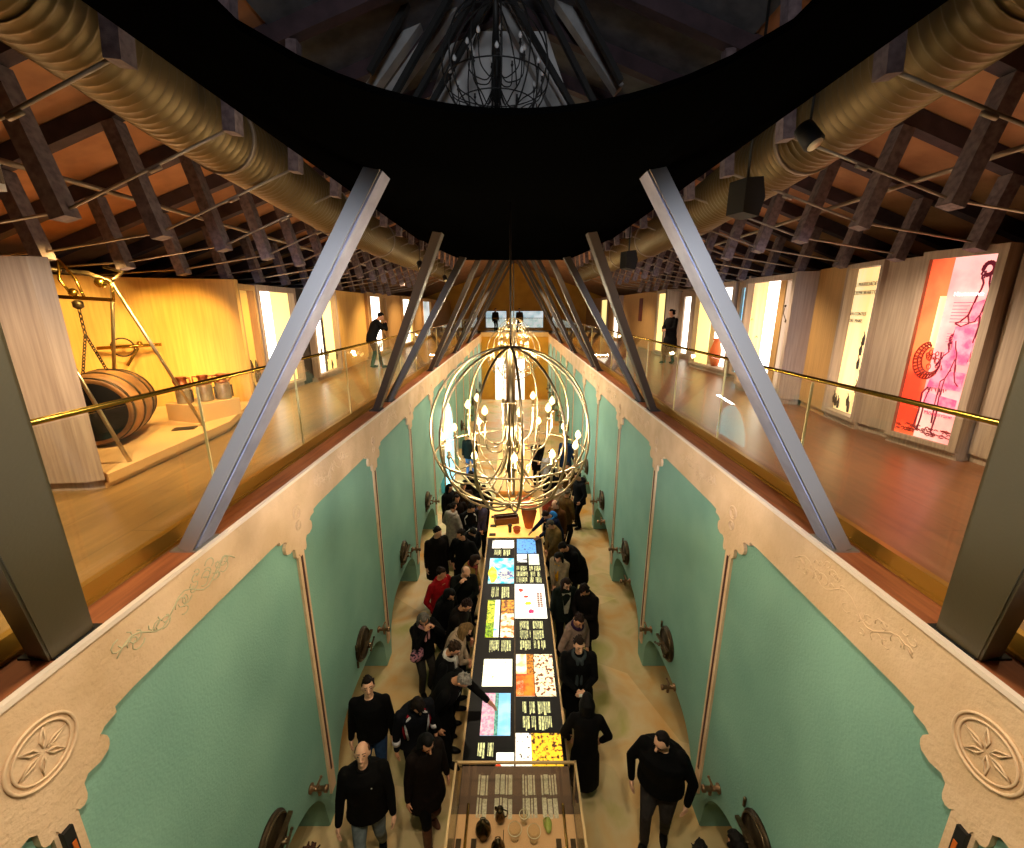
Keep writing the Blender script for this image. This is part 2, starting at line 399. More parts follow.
# ---------------------------------------------------------------- steel struts
A0 = .56
def strut(s, y, b, label, wide=.17, deep=.10, m=None, top=8.78):
    h = top - LZ
    a = Vector((s * 2.44, y, LZ)); e = Vector((s * (2.44 - A0 * h), y + b * h, top))
    d = (e - a).normalized()
    root = thing('steel_strut', label, 'strut', a, 0, 'steel struts rising from the ledges')
    u = Vector((0, 1, 0)); u = (u - d * u.dot(d)).normalized(); n = d.cross(u)
    if n.x * s > 0: n = -n                        # n points into the hall
    L = (e - a).length
    def slab(cu, cn, wu, wn, mb, mi=0):
        M = Matrix((u, n, d)).transposed()
        mb.box(d * (L / 2) + u * cu + n * cn, (wu, wn, L), M, mi)
    mb = MB(); slab(0, deep / 2, wide, .012, mb); slab(0, 0, .012, deep, mb); slab(0, -deep / 2, wide, .012, mb)
    mb.build('beam', m or M_steel, root)
    e1 = MB(); slab(wide / 2 + .006, 0, .012, deep * 1.02, e1)
    if m is None: slab(-wide / 2 - .030, 0, .010, deep * 1.02, e1); slab(-wide / 2 - .012, -.01, .03, .01, e1)
    else: slab(-wide / 2 - .006, 0, .012, deep * 1.02, e1)
    e1.build('flange', M_edge if m is None else m, root)
    MB().box((0, 0, .006), (.20, .26, .012)).build('base_plate', M_edge if m is None else M_black, root)
    return root
SY = [(1.98, -.50, 1), (3.0, .15, 0), (7.55, -.62, 2), (8.33, .10, 2), (12.6, -.62, 3), (13.45, .10, 3), (17.7, -.62, 4), (18.6, .10, 4), (22.9, -.62, 5), (23.8, .1, 5)]
words_ = ['bluish steel strut rising on the {s} between the two near wall brackets, lit cool white',
          'dark bronze strut at the {s} frame edge, nearest the viewer',
          'steel strut of the second pair on the {s} ledge, {w}',
          'steel strut of the third pair on the {s} ledge, {w}',
          'steel strut of the fourth pair on the {s} ledge, {w}',
          'steel strut of the fifth, farthest pair on the {s} ledge, {w}']
for s in (-1, 1):
    for y, b, k in SY:
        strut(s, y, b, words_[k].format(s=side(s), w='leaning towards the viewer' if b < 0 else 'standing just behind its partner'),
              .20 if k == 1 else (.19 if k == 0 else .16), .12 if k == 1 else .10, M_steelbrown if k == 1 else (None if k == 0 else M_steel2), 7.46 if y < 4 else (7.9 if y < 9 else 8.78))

# ---------------------------------------------------------------- spiral ducts
def duct(s):
    ys = [(1.0, 2.22, 7.90), (2.3, 2.28, 7.84), (3.4, 2.32, 7.72), (4.8, 2.32, 7.62), (6.2, 2.32, 7.53), (9, 2.34, 7.50), (12, 2.34, 7.52), (15.4, 2.34, 7.52)]
    K_ = 1.18; ys = [(a * K_, b * K_, 6.37 + (c_ - 6.37) * K_) for a, b, c_ in ys]
    def P(y):
        for i in range(len(ys) - 1):
            (y0_, x0_, z0_), (y1_, x1_, z1_) = ys[i], ys[i + 1]
            if y <= y1_ or i == len(ys) - 2:
                t = (y - y0_) / (y1_ - y0_); return Vector((s * (x0_ * (1 - t) + x1_ * t), y, z0_ * (1 - t) + z1_ * t))
    pts = []; rr = []; y = 1.2; r0 = .315
    y = ys[0][0]
    while y < 18.1:
        for dy, dr in ((0, 0), (.045, 0), (.050, .007), (.060, .007), (.065, 0)):
            pts.append(P(y + dy)); rr.append(r0 + dr)
        y += .075
    root = thing('spiral_duct', 'long ribbed spiral ventilation duct under the %s roof slope' % side(s), 'duct', (0, 0, 0))
    MB().tube(pts, rr, 28, smooth=True).build('pipe', M_duct, root)
    MB().lathe([(.315, 0), (.35, .0), (.35, .06), (.25, .06)], P(18.1), (0, 1, 0), 24).build('end_collar', M_edge, root)
    for y in (2.4, 4.6, 7, 9.5, 12, 14.6):
        hg = MB(); p = P(y); hg.tube([(p.x, y, p.z + .31), (p.x, y, rz(p.x) + .26)], .008, 5)
        hg.lathe([(.328, -.02), (.335, -.02), (.335, .02), (.328, .02)], p, (0, 1, 0), 24)
        hg.build('hanger', M_rod, root)
for s in (-1, 1): duct(s)

# ---------------------------------------------------------------- rafters, hanging posts and tie rods
def post_mb(a, b, w_): return MB().bar(a, b, w_, w_ * 1.1, (0, 1, 0))
NP = 16
for s in (-1, 1):
    y0 = 2.9 if s < 0 else 3.05
    dz = 0 if s < 0 else .12
    for k in range(NP):
        y = y0 + 1.02 * k
        near = k < 7
        where = ('%s roof slope' % side(s))
        nm = ['first', 'second', 'third', 'fourth', 'fifth', 'sixth', 'seventh', 'eighth', 'ninth', 'tenth', 'eleventh', 'twelfth', 'thirteenth', 'fourteenth', 'fifteenth', 'sixteenth'][k]
        r = MB().bar((s * .1, y, rz(.1) + .15), (s * 9.2, y, rz(9.2) + .15), .17, .13, (0, 1, 0)).build('rafter', M_rafter)
        tag(r, 'dark timber rafter under the %s, %s from the viewer' % (where, nm), 'rafter', 'rafters under the roof boards')
        ends = []
        for j, (xb, zb, xt) in enumerate(((2.22, 7.70, 2.10), (3.70, 7.08 + dz, 3.97), (5.0, 6.86 + dz, 5.2))):
            b = Vector((s * xb, y, zb)); t = Vector((s * xt, y, rz(xt) + .05)); ends.append(b)
            p = post_mb(b, t, .135 if j else .10).build('hanging_post', M_timber)
            tag(p, 'blunt grey timber post on the %s %s rafter, %s' % (nm, side(s), ['inner, by the duct', 'middle, rods at its foot', 'outer, above the wall'][j]), 'post', 'hanging timber posts')
        o1 = ends[1] + Vector((0, 0, .06)); 
        q = MB().tube([ends[0] + Vector((s * -.02, 0, .05)), o1, ends[2] + Vector((0, 0, .08)), (s * 7.2, y, 6.8)], .012, 6)
        q.lathe([(.016, -.05), (.016, .05)], (ends[0] * .55 + o1 * .45), o1 - ends[0], 8)
        q = q.build('tie_rod', M_rod)
        tag(q, 'thin steel tie rod across the posts of the %s %s rafter' % (nm, side(s)), 'rod', 'tie rods between the posts')
    lp = MB().tube([(s * 4.15, 1.5, 7.52 + dz), (s * 4.15, 19, 7.52 + dz)], .025, 8).build('conduit_pipe', M_rod)
    tag(lp, 'straight thin pipe running lengthwise behind the %s posts' % side(s), 'pipe')
# small white tag light on a post, and bracket lamps
t = thing('wall_washer_lamp', 'small white rectangular lamp fixed to a post at upper left', 'lamp', (-3.86, 3.62, 7.32))
MB().box((0, 0, 0), (.05, .05, .2)).build('housing', mat('white_paint', '#d8d4d0', .5), t)
MB().box((.03, 0, 0), (.02, .02, .1)).build('bracket', M_rod, t)

# ---------------------------------------------------------------- black loudspeakers hanging by the right duct
def speaker(loc, sc_, label):
    t = thing('hanging_speaker', label, 'speaker', loc, R(20)); k = sc_
    MB().prism([(-.13, -.17), (.10, -.20), (.16, 0), (.10, .20), (-.13, .17)], lambda a, b, d: (a * k, d * k, b * k), -.12, .12).build('cabinet', M_black, t)
    MB().box((.145 * k, 0, 0), (.01, .18 * k, .30 * k)).build('grille', mat('speaker_cloth', '#101010', .9), t)
    MB().tube([(0, 0, .15 * k), (0, 0, rz(loc[0]) - loc[2] + .2)], .012, 6).build('bracket', M_black, t)
speaker((2.10, 4.38, 7.34), .82, 'black loudspeaker hanging in front of the near part of the right duct')
speaker((1.98, 8.1, 7.18), .8, 'smaller black loudspeaker farther along the right duct')
# black spotlights on the ducts
for x, y, z, lb in ((1.98, 3.35, 7.50, 'round spotlight beside the right duct near the loudspeaker'), (-2.0, 9.8, 7.25, 'small spotlight under the left duct near its far end'), (2.0, 10.5, 7.22, 'small spotlight under the right duct near its far end'), (-2.0, 13.2, 7.2, 'far small spotlight at the end of the left duct')):
    t = thing('spotlight', lb, 'spotlight', (x, y, z), 0, 'spotlights by the ducts')
    MB().lathe([(.03, .09), (.06, .07), (.065, -.08), (.05, -.09)], (0, 0, 0), (-.3, .5, .8), 12).build('housing', M_black, t)
    MB().lathe([(.05, -.092), (.05, -.088)], (0, 0, 0), (-.3, .5, .8), 12).build('lens', mat('lens', '#d9c9a0', .2), t)
    MB().tube([(0, 0, 0), (0, 0, .5)], .008, 5).build('stem', M_black, t)

# ---------------------------------------------------------------- glass balustrades
M_channel = mat('bronze_channel', '#a87e30', .35, .7)
M_joint = mat('glass_joint', '#d8c890', .3)
for s in (-1, 1):
    t = thing('glass_balustrade', 'glass balustrade with brass handrail along the %s gallery' % side(s), 'balustrade', (s * 2.62, 0, LZ))
    MB().box((0, 15, .06), (.05, 32.6, .12)).build('base_channel', M_channel, t)
    MB().box((s * -.03, 15, .01), (.03, 32.6, .02)).build('base_channel', M_channel, t)
    y = -1.3 if s < 0 else -1.05
    while y < 31:
        L = 1.62
        MB().box((0, y + L / 2, .60), (.016, L - .012, 1.02)).build('glass_pane', M_glass, t)
        MB().box((0, y, .60), (.018, .014, 1.02)).build('joint_clip', M_joint, t)
        y += L
    MB().tube([(0, -1.3, 1.14), (0, 31.3, 1.14)], .018, 10).build('handrail', M_brass, t)
t = thing('glass_balustrade', 'far glass balustrade across the end bridge', 'balustrade', (0, 31.1, LZ))
MB().box((0, 0, .52), (4.9, .016, 1.04)).build('glass_pane', M_glass, t)
MB().tube([(-2.45, 0, 1.08), (2.45, 0, 1.08)], .02, 8).build('handrail', M_brass, t)

# ---------------------------------------------------------------- chandeliers
def chandelier(loc, sc_, label, lit=True, detail=True, rot=0, steel=None, bulbm=None, chain=3.5):
    st = steel or M_steelbright; bm_ = bulbm or M_bulb
    t = thing('globe_chandelier', label, 'chandelier', loc, rot); Rr = .79
    cg = MB()
    for i in range(12 if detail else 8):
        a = 2 * pi * i / (12 if detail else 8) + .13
        pts = [(Rr * sin(ph) * cos(a), Rr * sin(ph) * sin(a), .81 * cos(ph)) for ph in [pi * j / 24 for j in range(25)]]
        pts[0] = (.03 * cos(a), .03 * sin(a), .81); pts[-1] = (.03 * cos(a), .03 * sin(a), -.80)
        cg.tube(pts, .012, 6)
    cg.build('cage', st, t)
    rg = MB()
    rg.tube([(.755 * cos(a), .755 * sin(a), -.22) for a in [2 * pi * k / 48 for k in range(48)]], .009, 6, True)
    rg.tube([(.60 * cos(a), .60 * sin(a), -.52) for a in [2 * pi * k / 40 for k in range(40)]], .008, 6, True)
    rg.build('ring', st, t)
    cm = MB(); cm.lathe([(.0, .82), (.06, .82), (.06, .80), (.045, .79), (.045, .30), (.06, .29), (.06, .27), (.03, .26), (.03, -.55), (.0, -.56)], (0, 0, 0), n=16)
    for i in range(8):
        a = 2 * pi * i / 8; cm.tube([(.05 * cos(a), .05 * sin(a), .27), (.055 * cos(a), .055 * sin(a), -.1), (.04 * cos(a), .04 * sin(a), -.45)], .007, 5)
    cm.ball((0, 0, -.82), (.03, .03, .04))
    MB().tube([(0, 0, .80), (0, 0, .82 + chain)], .009, 8).build('suspension_rod', mat('dark_rod', '#2a241c', .5), t)
    cm.build('stem', st, t)
    for n, r, zb, z0, dip in ((8, .42, .18, -.05, -.14), (12, .68, -.16, -.28, -.46)):
        for i in range(n):
            a = 2 * pi * i / n + (.2 if n == 8 else .05); c_, s_ = cos(a), sin(a)
            prof = [(.05, z0 + .12), (.07, z0 - .02), (r * .35, dip + z0 * .3 - .02), (r * .65, dip - .02), (r * .88, dip + .03), (r * .98, dip + .12), (r, zb)]
            # smooth
            pp = []
            for j in range(len(prof) - 1):
                for q in range(4):
                    tt = q / 4; p0 = prof[max(j - 1, 0)]; p1 = prof[j]; p2 = prof[j + 1]; p3 = prof[min(j + 2, len(prof) - 1)]
                    f = lambda k: .5 * ((2 * p1[k]) + (-p0[k] + p2[k]) * tt + (2 * p0[k] - 5 * p1[k] + 4 * p2[k] - p3[k]) * tt ** 2 + (-p0[k] + 3 * p1[k] - 3 * p2[k] + p3[k]) * tt ** 3)
                    pp.append((f(0), f(1)))
            pp.append(prof[-1])
            arm = MB().tube([(q * c_, q * s_, z) for q, z in pp], .009, 6)
            arm.lathe([(.012, -.02), (.022, .0), (.022, .01), (.013, .012), (.013, .055), (.0, .056)], (r * c_, r * s_, zb), n=8)
            ao = arm.build('arm', st, t)
            MB().lathe([(.008, .055), (.026, .075), (.030, .095), (.018, .125), (.003, .145)], (r * c_, r * s_, zb), n=8).build('bulb', bm_, ao)
    t.scale = (sc_,) * 3
    if lit:
        for a in (.4, 1.97, 3.54, 5.11): light('POINT', (loc[0] + .6 * cos(a), loc[1] + .6 * sin(a), loc[2] - .03), (0, 0, 0), 52, WARM, .04)
    return t
chandelier((-.04, 4.2, 5.20), 1, 'large near steel globe chandelier with glowing bulbs over the hall', chain=1.28)
chandelier((-.04, 13.0, 5.10), 1, 'second globe chandelier hanging behind the large one', detail=False, chain=3.9)
chandelier((-.04, 22.0, 5.10), 1, 'farthest globe chandelier before the end bridge', detail=False, chain=3.9)
M_ghs = mat('ghost_steel', '#141414', .6); M_ghb = mat('ghost_bulb', '#cccccc', .4)
chandelier((-.18, 5.0, 8.64), .66, 'added grey chandelier of the ghost image in the dark opening', lit=False, steel=M_ghs, bulbm=M_ghb, chain=.9)  # added stand-in for a grey ghost image, not a real lamp

M_ghostback = mat('ghost_backing_grey', '#5c626c', .9, col2='#444a52', nscale=5)  # grey backing added so the ghost image stays colourless
for s in (-1, 1): struct(MB().prism([(0, rz(0) + .22), (2.3, rz(2.3) + .22), (2.3, rz(2.3) + .24), (0, rz(0) + .24)], lambda a, b, d: (s * a, d, b), -1.4, 8).build('ceiling', M_ghostback))
# beams and grey panel added for the ghost image in the sheet's opening
M_gd = mat('ghost_dark_beam', '#1b1b1b', .8); M_gl = mat('ghost_grey_beam', '#a8a8a8', .8, col2='#888888', nscale=4)
def attic(a, b, m, lb, w_=.07):
    a = Vector(a); b = Vector(b); d = (b - a); a = a - d * .5; b = b + d * .35
    o = MB().bar(a, b, w_, w_ * 1.6, (0, 1, 0)).build('ghost_beam', m)
    tag(o, lb, 'beam', 'slanting beams of the ghost image')
for a, b, l in [((-1.07, 5.4, 9.4), (-1.41, 5.4, 8.93), 'outermost dark ghost image beam, left of the grey chandelier'), ((-.68, 5.4, 9.4), (-1.15, 5.4, 8.75), 'second dark ghost image beam, left of the grey chandelier'),
                ((-.47, 5.4, 9.36), (-.96, 5.4, 8.67), 'third dark ghost image beam, left of the grey chandelier'), ((-.3, 5.5, 9.4), (-.84, 5.5, 8.62), 'innermost dark ghost image beam behind the grey cage at left'),
                ((.28, 5.4, 9.4), (.7, 5.4, 8.73), 'second dark ghost image beam, right of the grey chandelier'), ((.03, 5.5, 9.36), (.51, 5.5, 8.67), 'innermost dark ghost image beam behind the grey cage at right'), ((.65, 5.4, 9.4), (1.0, 5.4, 8.87), 'outermost dark ghost image beam, right of the grey chandelier')]:
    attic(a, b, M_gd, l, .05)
for a, b, l in [((-.87, 5.8, 9.62), (-1.44, 5.8, 8.99), 'outer pale ghost image beam left of the grey chandelier'), ((-.6, 5.8, 9.62), (-1.31, 5.8, 8.84), 'inner pale ghost image beam left of the grey chandelier'),
                ((.47, 5.8, 9.62), (1.0, 5.8, 8.99), 'outer pale ghost image beam right of the grey chandelier'), ((-.1, 5.9, 9.54), (.39, 5.9, 8.77), 'inner pale ghost image beam crossing behind the grey cage')]:
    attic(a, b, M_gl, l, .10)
q = MB().prism([(-.70, 9.44), (.36, 9.44), (1.0, 7.9), (-1.4, 7.9)], lambda a, b, d: (a, d, b), 6.0, 6.05).build('ghost_panel', mat('ghost_panel_grey', '#c8c8c8', .8))
tag(q, 'pale grey panel of the ghost image behind its chandelier', 'panel')

# ---------------------------------------------------------------- tank hatches and taps
def hatch():
    t = thing('tank_hatch', '', 'hatch')
    MB().lathe([(.30, 0), (.30, .03), (.27, .035), (.27, .05), (0, .065)], (0, 0, 0), (1, 0, 0), 28).build('door_plate', M_iron, t)
    q = MB().tube([(.055, .265 * cos(a), .265 * sin(a)) for a in [2 * pi * k / 28 for k in range(28)]], .013, 6, True); q.build('rim', M_pewter, t)
    q = MB(); q.bar((.10, -.30, -.05), (.10, .28, .06), .035, .05, (1, 0, 0)); q.build('clamp_bar', M_pewter, t)
    q = MB(); q.tube([(.05, 0, 0), (.20, 0, 0)], .02, 8); q.bar((.20, -.09, -.05), (.20, .09, .05), .02, .025, (1, 0, 0)); q.ball((.20, -.1, -.055), .02); q.ball((.20, .1, .055), .02); q.build('wing_handle', M_pewter, t)
    for z in (-.17, .17): MB().lathe([(.02, -.06), (.02, .06)], (.03, -.31, z), (0, 0, 1), 8).build('hinge', M_pewter, t)
    MB().lathe([(.035, 0), (.035, .06), (.02, .07)], (.05, .12, -.16), (1, 0, 0), 10).build('sample_valve', M_pewter, t)
    return t
def tap():
    t = thing('brass_tap', '', 'tap')
    MB().lathe([(.055, 0), (.055, .02), (.028, .03), (.028, .16), (.04, .165), (.04, .20), (0, .205)], (0, 0, 0), (1, 0, 0), 12).build('body', M_tap, t)
    MB().tube([(.10, 0, 0), (.10, 0, -.09)], [.025, .02], 8).build('spout', M_tap, t)
    q = MB().tube([(.10, 0, 0), (.10, 0, .075)], .012, 8); q.bar((.10, -.07, .08), (.10, .07, .08), .018, .02, (0, 0, 1)); q.ball((.10, -.07, .08), .017); q.ball((.10, .07, .08), .017)
    q.build('handle', M_tap, t)
    return t
M_tap = mat('tap_bronze', '#8a6c50', .4, .85)
hp = tp = None
ordw = ['nearest', 'second', 'third', 'fourth', 'fifth', 'sixth', 'seventh', 'eighth', 'ninth', 'tenth', 'eleventh']
for s in (-1, 1):
    rot = 0 if s < 0 else pi
    for k in range(0, 11):
        yb = P0 + DP * k
        if k > 0 or True:
            if s < 0 and abs(yb + 1.36 - DOORY) < 1.5: continue
            if hp is None: hp = hatch(); o = hp
            else: o = copy_tree(hp)
            o.location = (s * (W - .0), yb + 1.38, 1.40); o.rotation_euler = (0, 0, rot)
            o.scale = (.84, .84, .84); o['label'] = 'round iron tank hatch in the %s green panel of the %s wall' % (ordw[k], side(s)); o['group'] = 'round tank hatches'
            for dy, z, wd in ((2.13, .97, 'just beyond its hatch'), (.98 if k else 2.2, .93, 'nearer than its hatch')):
                if k == 0 and wd[0] == 'n': continue
                if s < 0 and wd[0] == 'n': continue
                if tp is None: tp = tap(); o = tp
                else: o = copy_tree(tp)
                o.location = (s * W, yb + dy, z + .06); o.rotation_euler = (0, 0, rot)
                o['label'] = 'bronze tap on the %s panel of the %s wall, %s' % (ordw[k], side(s), wd); o['group'] = 'bronze tank taps'
# arched doorway with daylight glass in the left wall
dr = thing('door_1', None, None, (-W, DOORY, 0)); del_ = None; dr['kind'] = 'structure'
q = [(-1.1, 0), (1.1, 0), (1.1, 1.9)] + [(1.1 * cos(a), 1.9 + 1.25 * sin(a)) for a in [pi * k / 14 for k in range(1, 14)]] + [(-1.1, 1.9)]
d1 = MB().prism(q, lambda a, b, d: (d, a, b), .0, .03).build('glowing_glass', emat('daylight_cyan', (.30, .86, 1), 1.5), dr)
fr = MB().tube([(.03, a, b) for a, b in q], .03, 6, True).build('door_frame', M_cream, dr)
light('AREA', (-2.22, DOORY, 3.2), (-1.0, DOORY - .8, 0), 150, (.90, .96, 1), sx=.12, sy=1.8)
# bright glazed door in the end wall
dr = thing('door_2', None, None, (-.35, 31.0, 0)); dr['kind'] = 'structure'
MB().box((0, -.02, 1.5), (2.1, .04, 3.0)).build('glowing_glass', emat('door_daylight', (1, .97, .92), 1.4), dr)
fr = MB(); fr.box((-1.08, -.04, 1.5), (.08, .08, 3.1)); fr.box((1.08, -.04, 1.5), (.08, .08, 3.1)); fr.box((0, -.04, 3.04), (2.2, .08, .08)); fr.box((.3, -.04, 1.5), (.05, .06, 3.0)); fr.build('door_frame', M_end, dr)
light('AREA', (-.3, 30.85, 3.2), (0, 27, 0), 120, (1, .98, .95), sx=2.0, sy=.12)
# projection panels on the gable wall above the bridge
for x, wd, lb in ((-1.5, 1.7, 'narrow pale projection panel on the gable wall, left of the centre'), (1.0, 2.6, 'wide pale projection panel on the gable wall, right of the centre')):
    t = thing('projection_screen', lb, 'screen', (x, 36.17, 5.5)); MB().box((0, 0, 0), (wd, .04, 1.3)).build('lit_surface', emat('projection', (.75, .85, .9), .85, col2=(.35, .5, .55), nscale=1.4), t)
    fr = MB()
    for a in (-1, 1): fr.box((a * wd / 2, -.01, 0), (.06, .07, 1.4)); fr.box((0, -.01, a * .67), (wd, .07, .06))
    fr.build('frame', M_woodw, t)
#PART3
# ---------------------------------------------------------------- gallery units
class Frame:
    """vertical plane through floor points A -> B; local coordinates u along, z up, d away from the hall"""
    def __init__(s, A, B, sgn):
        s.A = Vector((*A, LZ)); d = Vector((*B, LZ)) - s.A; s.L = d.length; s.u = d.normalized()
        n = Vector((0, 0, 1)).cross(s.u); s.n = n if n.x * sgn > 0 or (abs(n.x) < .3 and n.y > 0 and abs(s.u.y) < .9) else -n
    def P(s, u, z, d): return s.u * u + Vector((0, 0, z)) + s.n * d
    def box(s, mb, u0, u1, z0, z1, d0, d1, mi=0):
        M = Matrix((s.u, s.n, Vector((0, 0, 1)))).transposed()
        c = s.P((u0 + u1) / 2, (z0 + z1) / 2, (d0 + d1) / 2); mb.box(c, (u1 - u0, d1 - d0, z1 - z0), M, mi); return mb
    def empty(s, name, label, cat, group=None): return thing(name, label, cat, s.A, 0, group)
def wallseg(A, B, sgn, zt, m, th=.12, flip=None):
    f = Frame(A, B, sgn)
    if flip is not None: f.n = Vector((*flip, 0)).normalized()
    o = MB(); f.box(o, 0, f.L, .10, zt - LZ, 0, th); f.box(o, 0, f.L, 0, .10, .04, th)
    o = o.build('wall_' + side(sgn), m); o.location = f.A; return struct(o)
def lightbox(A, B, sgn, zt, label, bands, fw=.10, m=None, depth=.40, zb=.16, flip=None, extra=None):
    """bands: list of (start, end, material, depth) as fractions across the opening"""
    f = Frame(A, B, sgn)
    if flip is not None: f.n = Vector((*flip, 0)).normalized()
    H = zt - LZ; t = f.empty('display_case', label, 'display case')
    q = MB(); m = m or M_wood
    f.box(q, 0, fw, .10, H, 0, depth); f.box(q, f.L - fw, f.L, .10, H, 0, depth); f.box(q, fw, f.L - fw, H - fw * 1.1, H, 0, depth); f.box(q, fw, f.L - fw, .10, zb, 0, depth)
    f.box(q, fw, f.L - fw, .10, H, depth - .03, depth); f.box(q, .0, f.L, 0, .10, .05, depth)
    q.build('frame', m, t)
    a = fw; w_ = f.L - 2 * fw
    for (u0, u1, mm, dd) in bands:
        nm = 'light_strip' if mm in (M_white_l,) else 'back_panel'
        f.box(MB(), a + w_ * u0, a + w_ * u1, zb, H - fw * 1.1, dd, dd + .02).build(nm, mm, t)
    if extra: extra(f, t, a, w_, zb, H - fw * 1.1)
    return t, f
def text_part(s, f, t, u, z, d, size, m, mir=1):
    c = bpy.data.curves.new('lettering', 'FONT'); c.body = s; c.size = size; c.extrude = .002; c.align_x = 'LEFT'
    o = bpy.data.objects.new('lettering', c); C.objects.link(o)
    dg = bpy.context.evaluated_depsgraph_get(); me = bpy.data.meshes.new_from_object(o.evaluated_get(dg)); bpy.data.objects.remove(o); bpy.data.curves.remove(c)
    me.materials.clear(); me.materials.append(m)
    o = bpy.data.objects.new('lettering', me); C.objects.link(o); o.parent = t
    # reading direction: to the right as seen from the hall
    ux = f.u * mir; M = Matrix((ux, Vector((0, 0, 1)), ux.cross(Vector((0, 0, 1))))).transposed().to_4x4()
    M.translation = f.P(u, z, d); o.matrix_local = M
    return o
M_ink = mat('dark_ink', '#3a2c20', .8)
M_mag = emat('magenta_ink', hexc('#7a1030'), .35); M_redink = emat('red_ink', hexc('#8c1c10'), .35)
M_pred = emat('red_poster_light', hexc('#ee3c24'), .85, col2=hexc('#ff7a48'), nscale=1.2, stretch=(1, 1, .7))
M_ppink = emat('pink_poster_light', hexc('#ffc4c0'), .95, col2=hexc('#ff8c90'), nscale=1.5, ramp=(.38, .62))
M_pwhite = emat('white_lettering', (1, .96, .93), 1.6)
M_pmid = emat('rose_ink', hexc('#d8406a'), .7)
# -- right gallery -------------------------------------------------
RZ = 7.03
wallseg((5.36, 1.0), (5.30, 3.3), 1, RZ, M_wood)
lightbox((5.18, 3.15), (5.14, 4.30), 1, RZ, 'tall warm yellow lightbox at the right frame edge, nearest the viewer', [(0, 1, M_cream_l, .12), (.70, .98, M_yel, .10)], .12)
wallseg((5.32, 4.30), (5.30, 4.86), 1, RZ, M_wood)
def poster(f, t, a, w_, z0, z1):
    # u = 0 is the near (right-hand) side of the poster as seen from the hall
    h = z1 - z0; U = lambda x: a + w_ * (1 - x); Zc = lambda y: z0 + h * y       # x: 0 left .. 1 right, y: 0 bottom .. 1 top
    asp = w_ / h
    def line(pts, r=.006, m=M_mag, nm='engraved_line', closed=False):
        q = MB().tube([f.P(U(x), Zc(y), .045) for x, y in pts], r, 5, closed); return q
    # painted reflection: a tall narrow glowing strip on the red half
    f.box(MB(), U(.36), U(.26), Zc(.52), Zc(.80), .048, .052).build('painted_reflection', M_cream_l, t)
    q = MB(); rnd = random.Random(3)
    def fill(poly, d=.046, mi=0): q.prism([(x, y) for x, y in poly], lambda x, y, dd: f.P(U(x), Zc(y), dd), d, d + .004, mi)
    q2 = MB()
    def fill2(poly): q2.prism([(x, y) for x, y in poly], lambda x, y, dd: f.P(U(x), Zc(y), dd), .040, .043, 0)
    fill2([(.62, .64), (.94, .66), (.95, .56), (.92, .44), (.66, .44)]); fill2([(.80, .76), (.94, .78), (.95, .70), (.92, .67), (.80, .67)]); fill2([(.56, .40), (.94, .40), (.93, .30), (.40, .30), (.42, .34)]); fill2([(.40, .27), (.92, .25), (.92, .19), (.40, .21)])
    fill2([(.56, .52), (.72, .51), (.76, .42), (.62, .38), (.54, .44)])
    q2.build('tinted_shading', emat('rose_shade', hexc('#f88ca0'), .8, col2=hexc('#e0507c'), nscale=9), t)
    # figure: upper woman with curly hair, bare arm and skirt
    for i in range(16):
        a_ = i / 16 * 2 * pi; cx_, cy_ = .88 + .075 * cos(a_), .93 + .030 * sin(a_)
        if cx_ < .84 and cy_ < .93: continue
        fill([(cx_ + .028 * cos(b), cy_ + .012 * sin(b)) for b in [k * pi / 4 for k in range(8)]])
    f_ = lambda pts, r=.009: q.tube([f.P(U(x), Zc(y), .044) for x, y in pts], r, 5)
    f_([(.84, .945), (.82, .925), (.80, .905), (.82, .90), (.82, .885), (.845, .875), (.86, .86), (.85, .83), (.82, .80), (.80, .76)])
    f_([(.93, .90), (.94, .86), (.97, .83), (.96, .76), (.93, .70), (.95, .64), (.93, .56)])
    f_([(.83, .915), (.86, .918)]); f_([(.84, .885), (.86, .888)])
    f_([(.80, .76), (.76, .70), (.80, .66), (.88, .67), (.92, .70)]); f_([(.76, .70), (.66, .665), (.60, .66)]); f_([(.80, .66), (.70, .64), (.60, .655)])
    for i in range(14):
        x = .62 + .025 * i; f_([(x, .62 + .004 * (i % 3)), (x - .02, .54), (x + .01, .46)], .003)
    # second figure with basket
    for i in range(14):
        b = i / 14 * 2 * pi; fill([(.63 + .055 * cos(b) + .02 * cos(k), .575 + .022 * sin(b) + .009 * sin(k)) for k in [j * pi / 3 for j in range(6)]])
    f_([(.60, .56), (.575, .545), (.59, .535), (.60, .52), (.62, .505)]); f_([(.68, .565), (.70, .53), (.74, .50), (.76, .44), (.78, .39), (.82, .345), (.88, .325)])
    f_([(.62, .505), (.55, .48), (.50, .45), (.46, .42)]); f_([(.74, .47), (.70, .40), (.66, .36), (.60, .34)]); f_([(.50, .50), (.52, .42), (.48, .38)])
    for i in range(9): f_([(.54 + .02 * i, .50), (.55 + .02 * i, .44 - .01 * (i % 3)), (.56 + .018 * i, .36)], .0035)
    f_([(.66, .36), (.64, .25), (.66, .15), (.64, .05), (.70, .03)]); f_([(.60, .34), (.60, .22), (.615, .10)]); f_([(.42, .30), (.34, .26), (.36, .16), (.33, .06), (.39, .045)]); f_([(.46, .30), (.42, .22), (.42, .12), (.40, .05)])
    for i in range(10): f_([(.42 + .03 * i, .335), (.43 + .032 * i, .28 + .01 * (i % 2))], .004)
    q.build('engraved_figures', M_mag, t)
    # big crescent basket
    q = MB(); out = [(.30 + .24 * cos(b), .445 + .105 * sin(b)) for b in [R(x) for x in range(95, 331, 12)]]; inn = [(.37 + .17 * cos(b), .455 + .075 * sin(b)) for b in [R(x) for x in range(330, 94, -14)]]
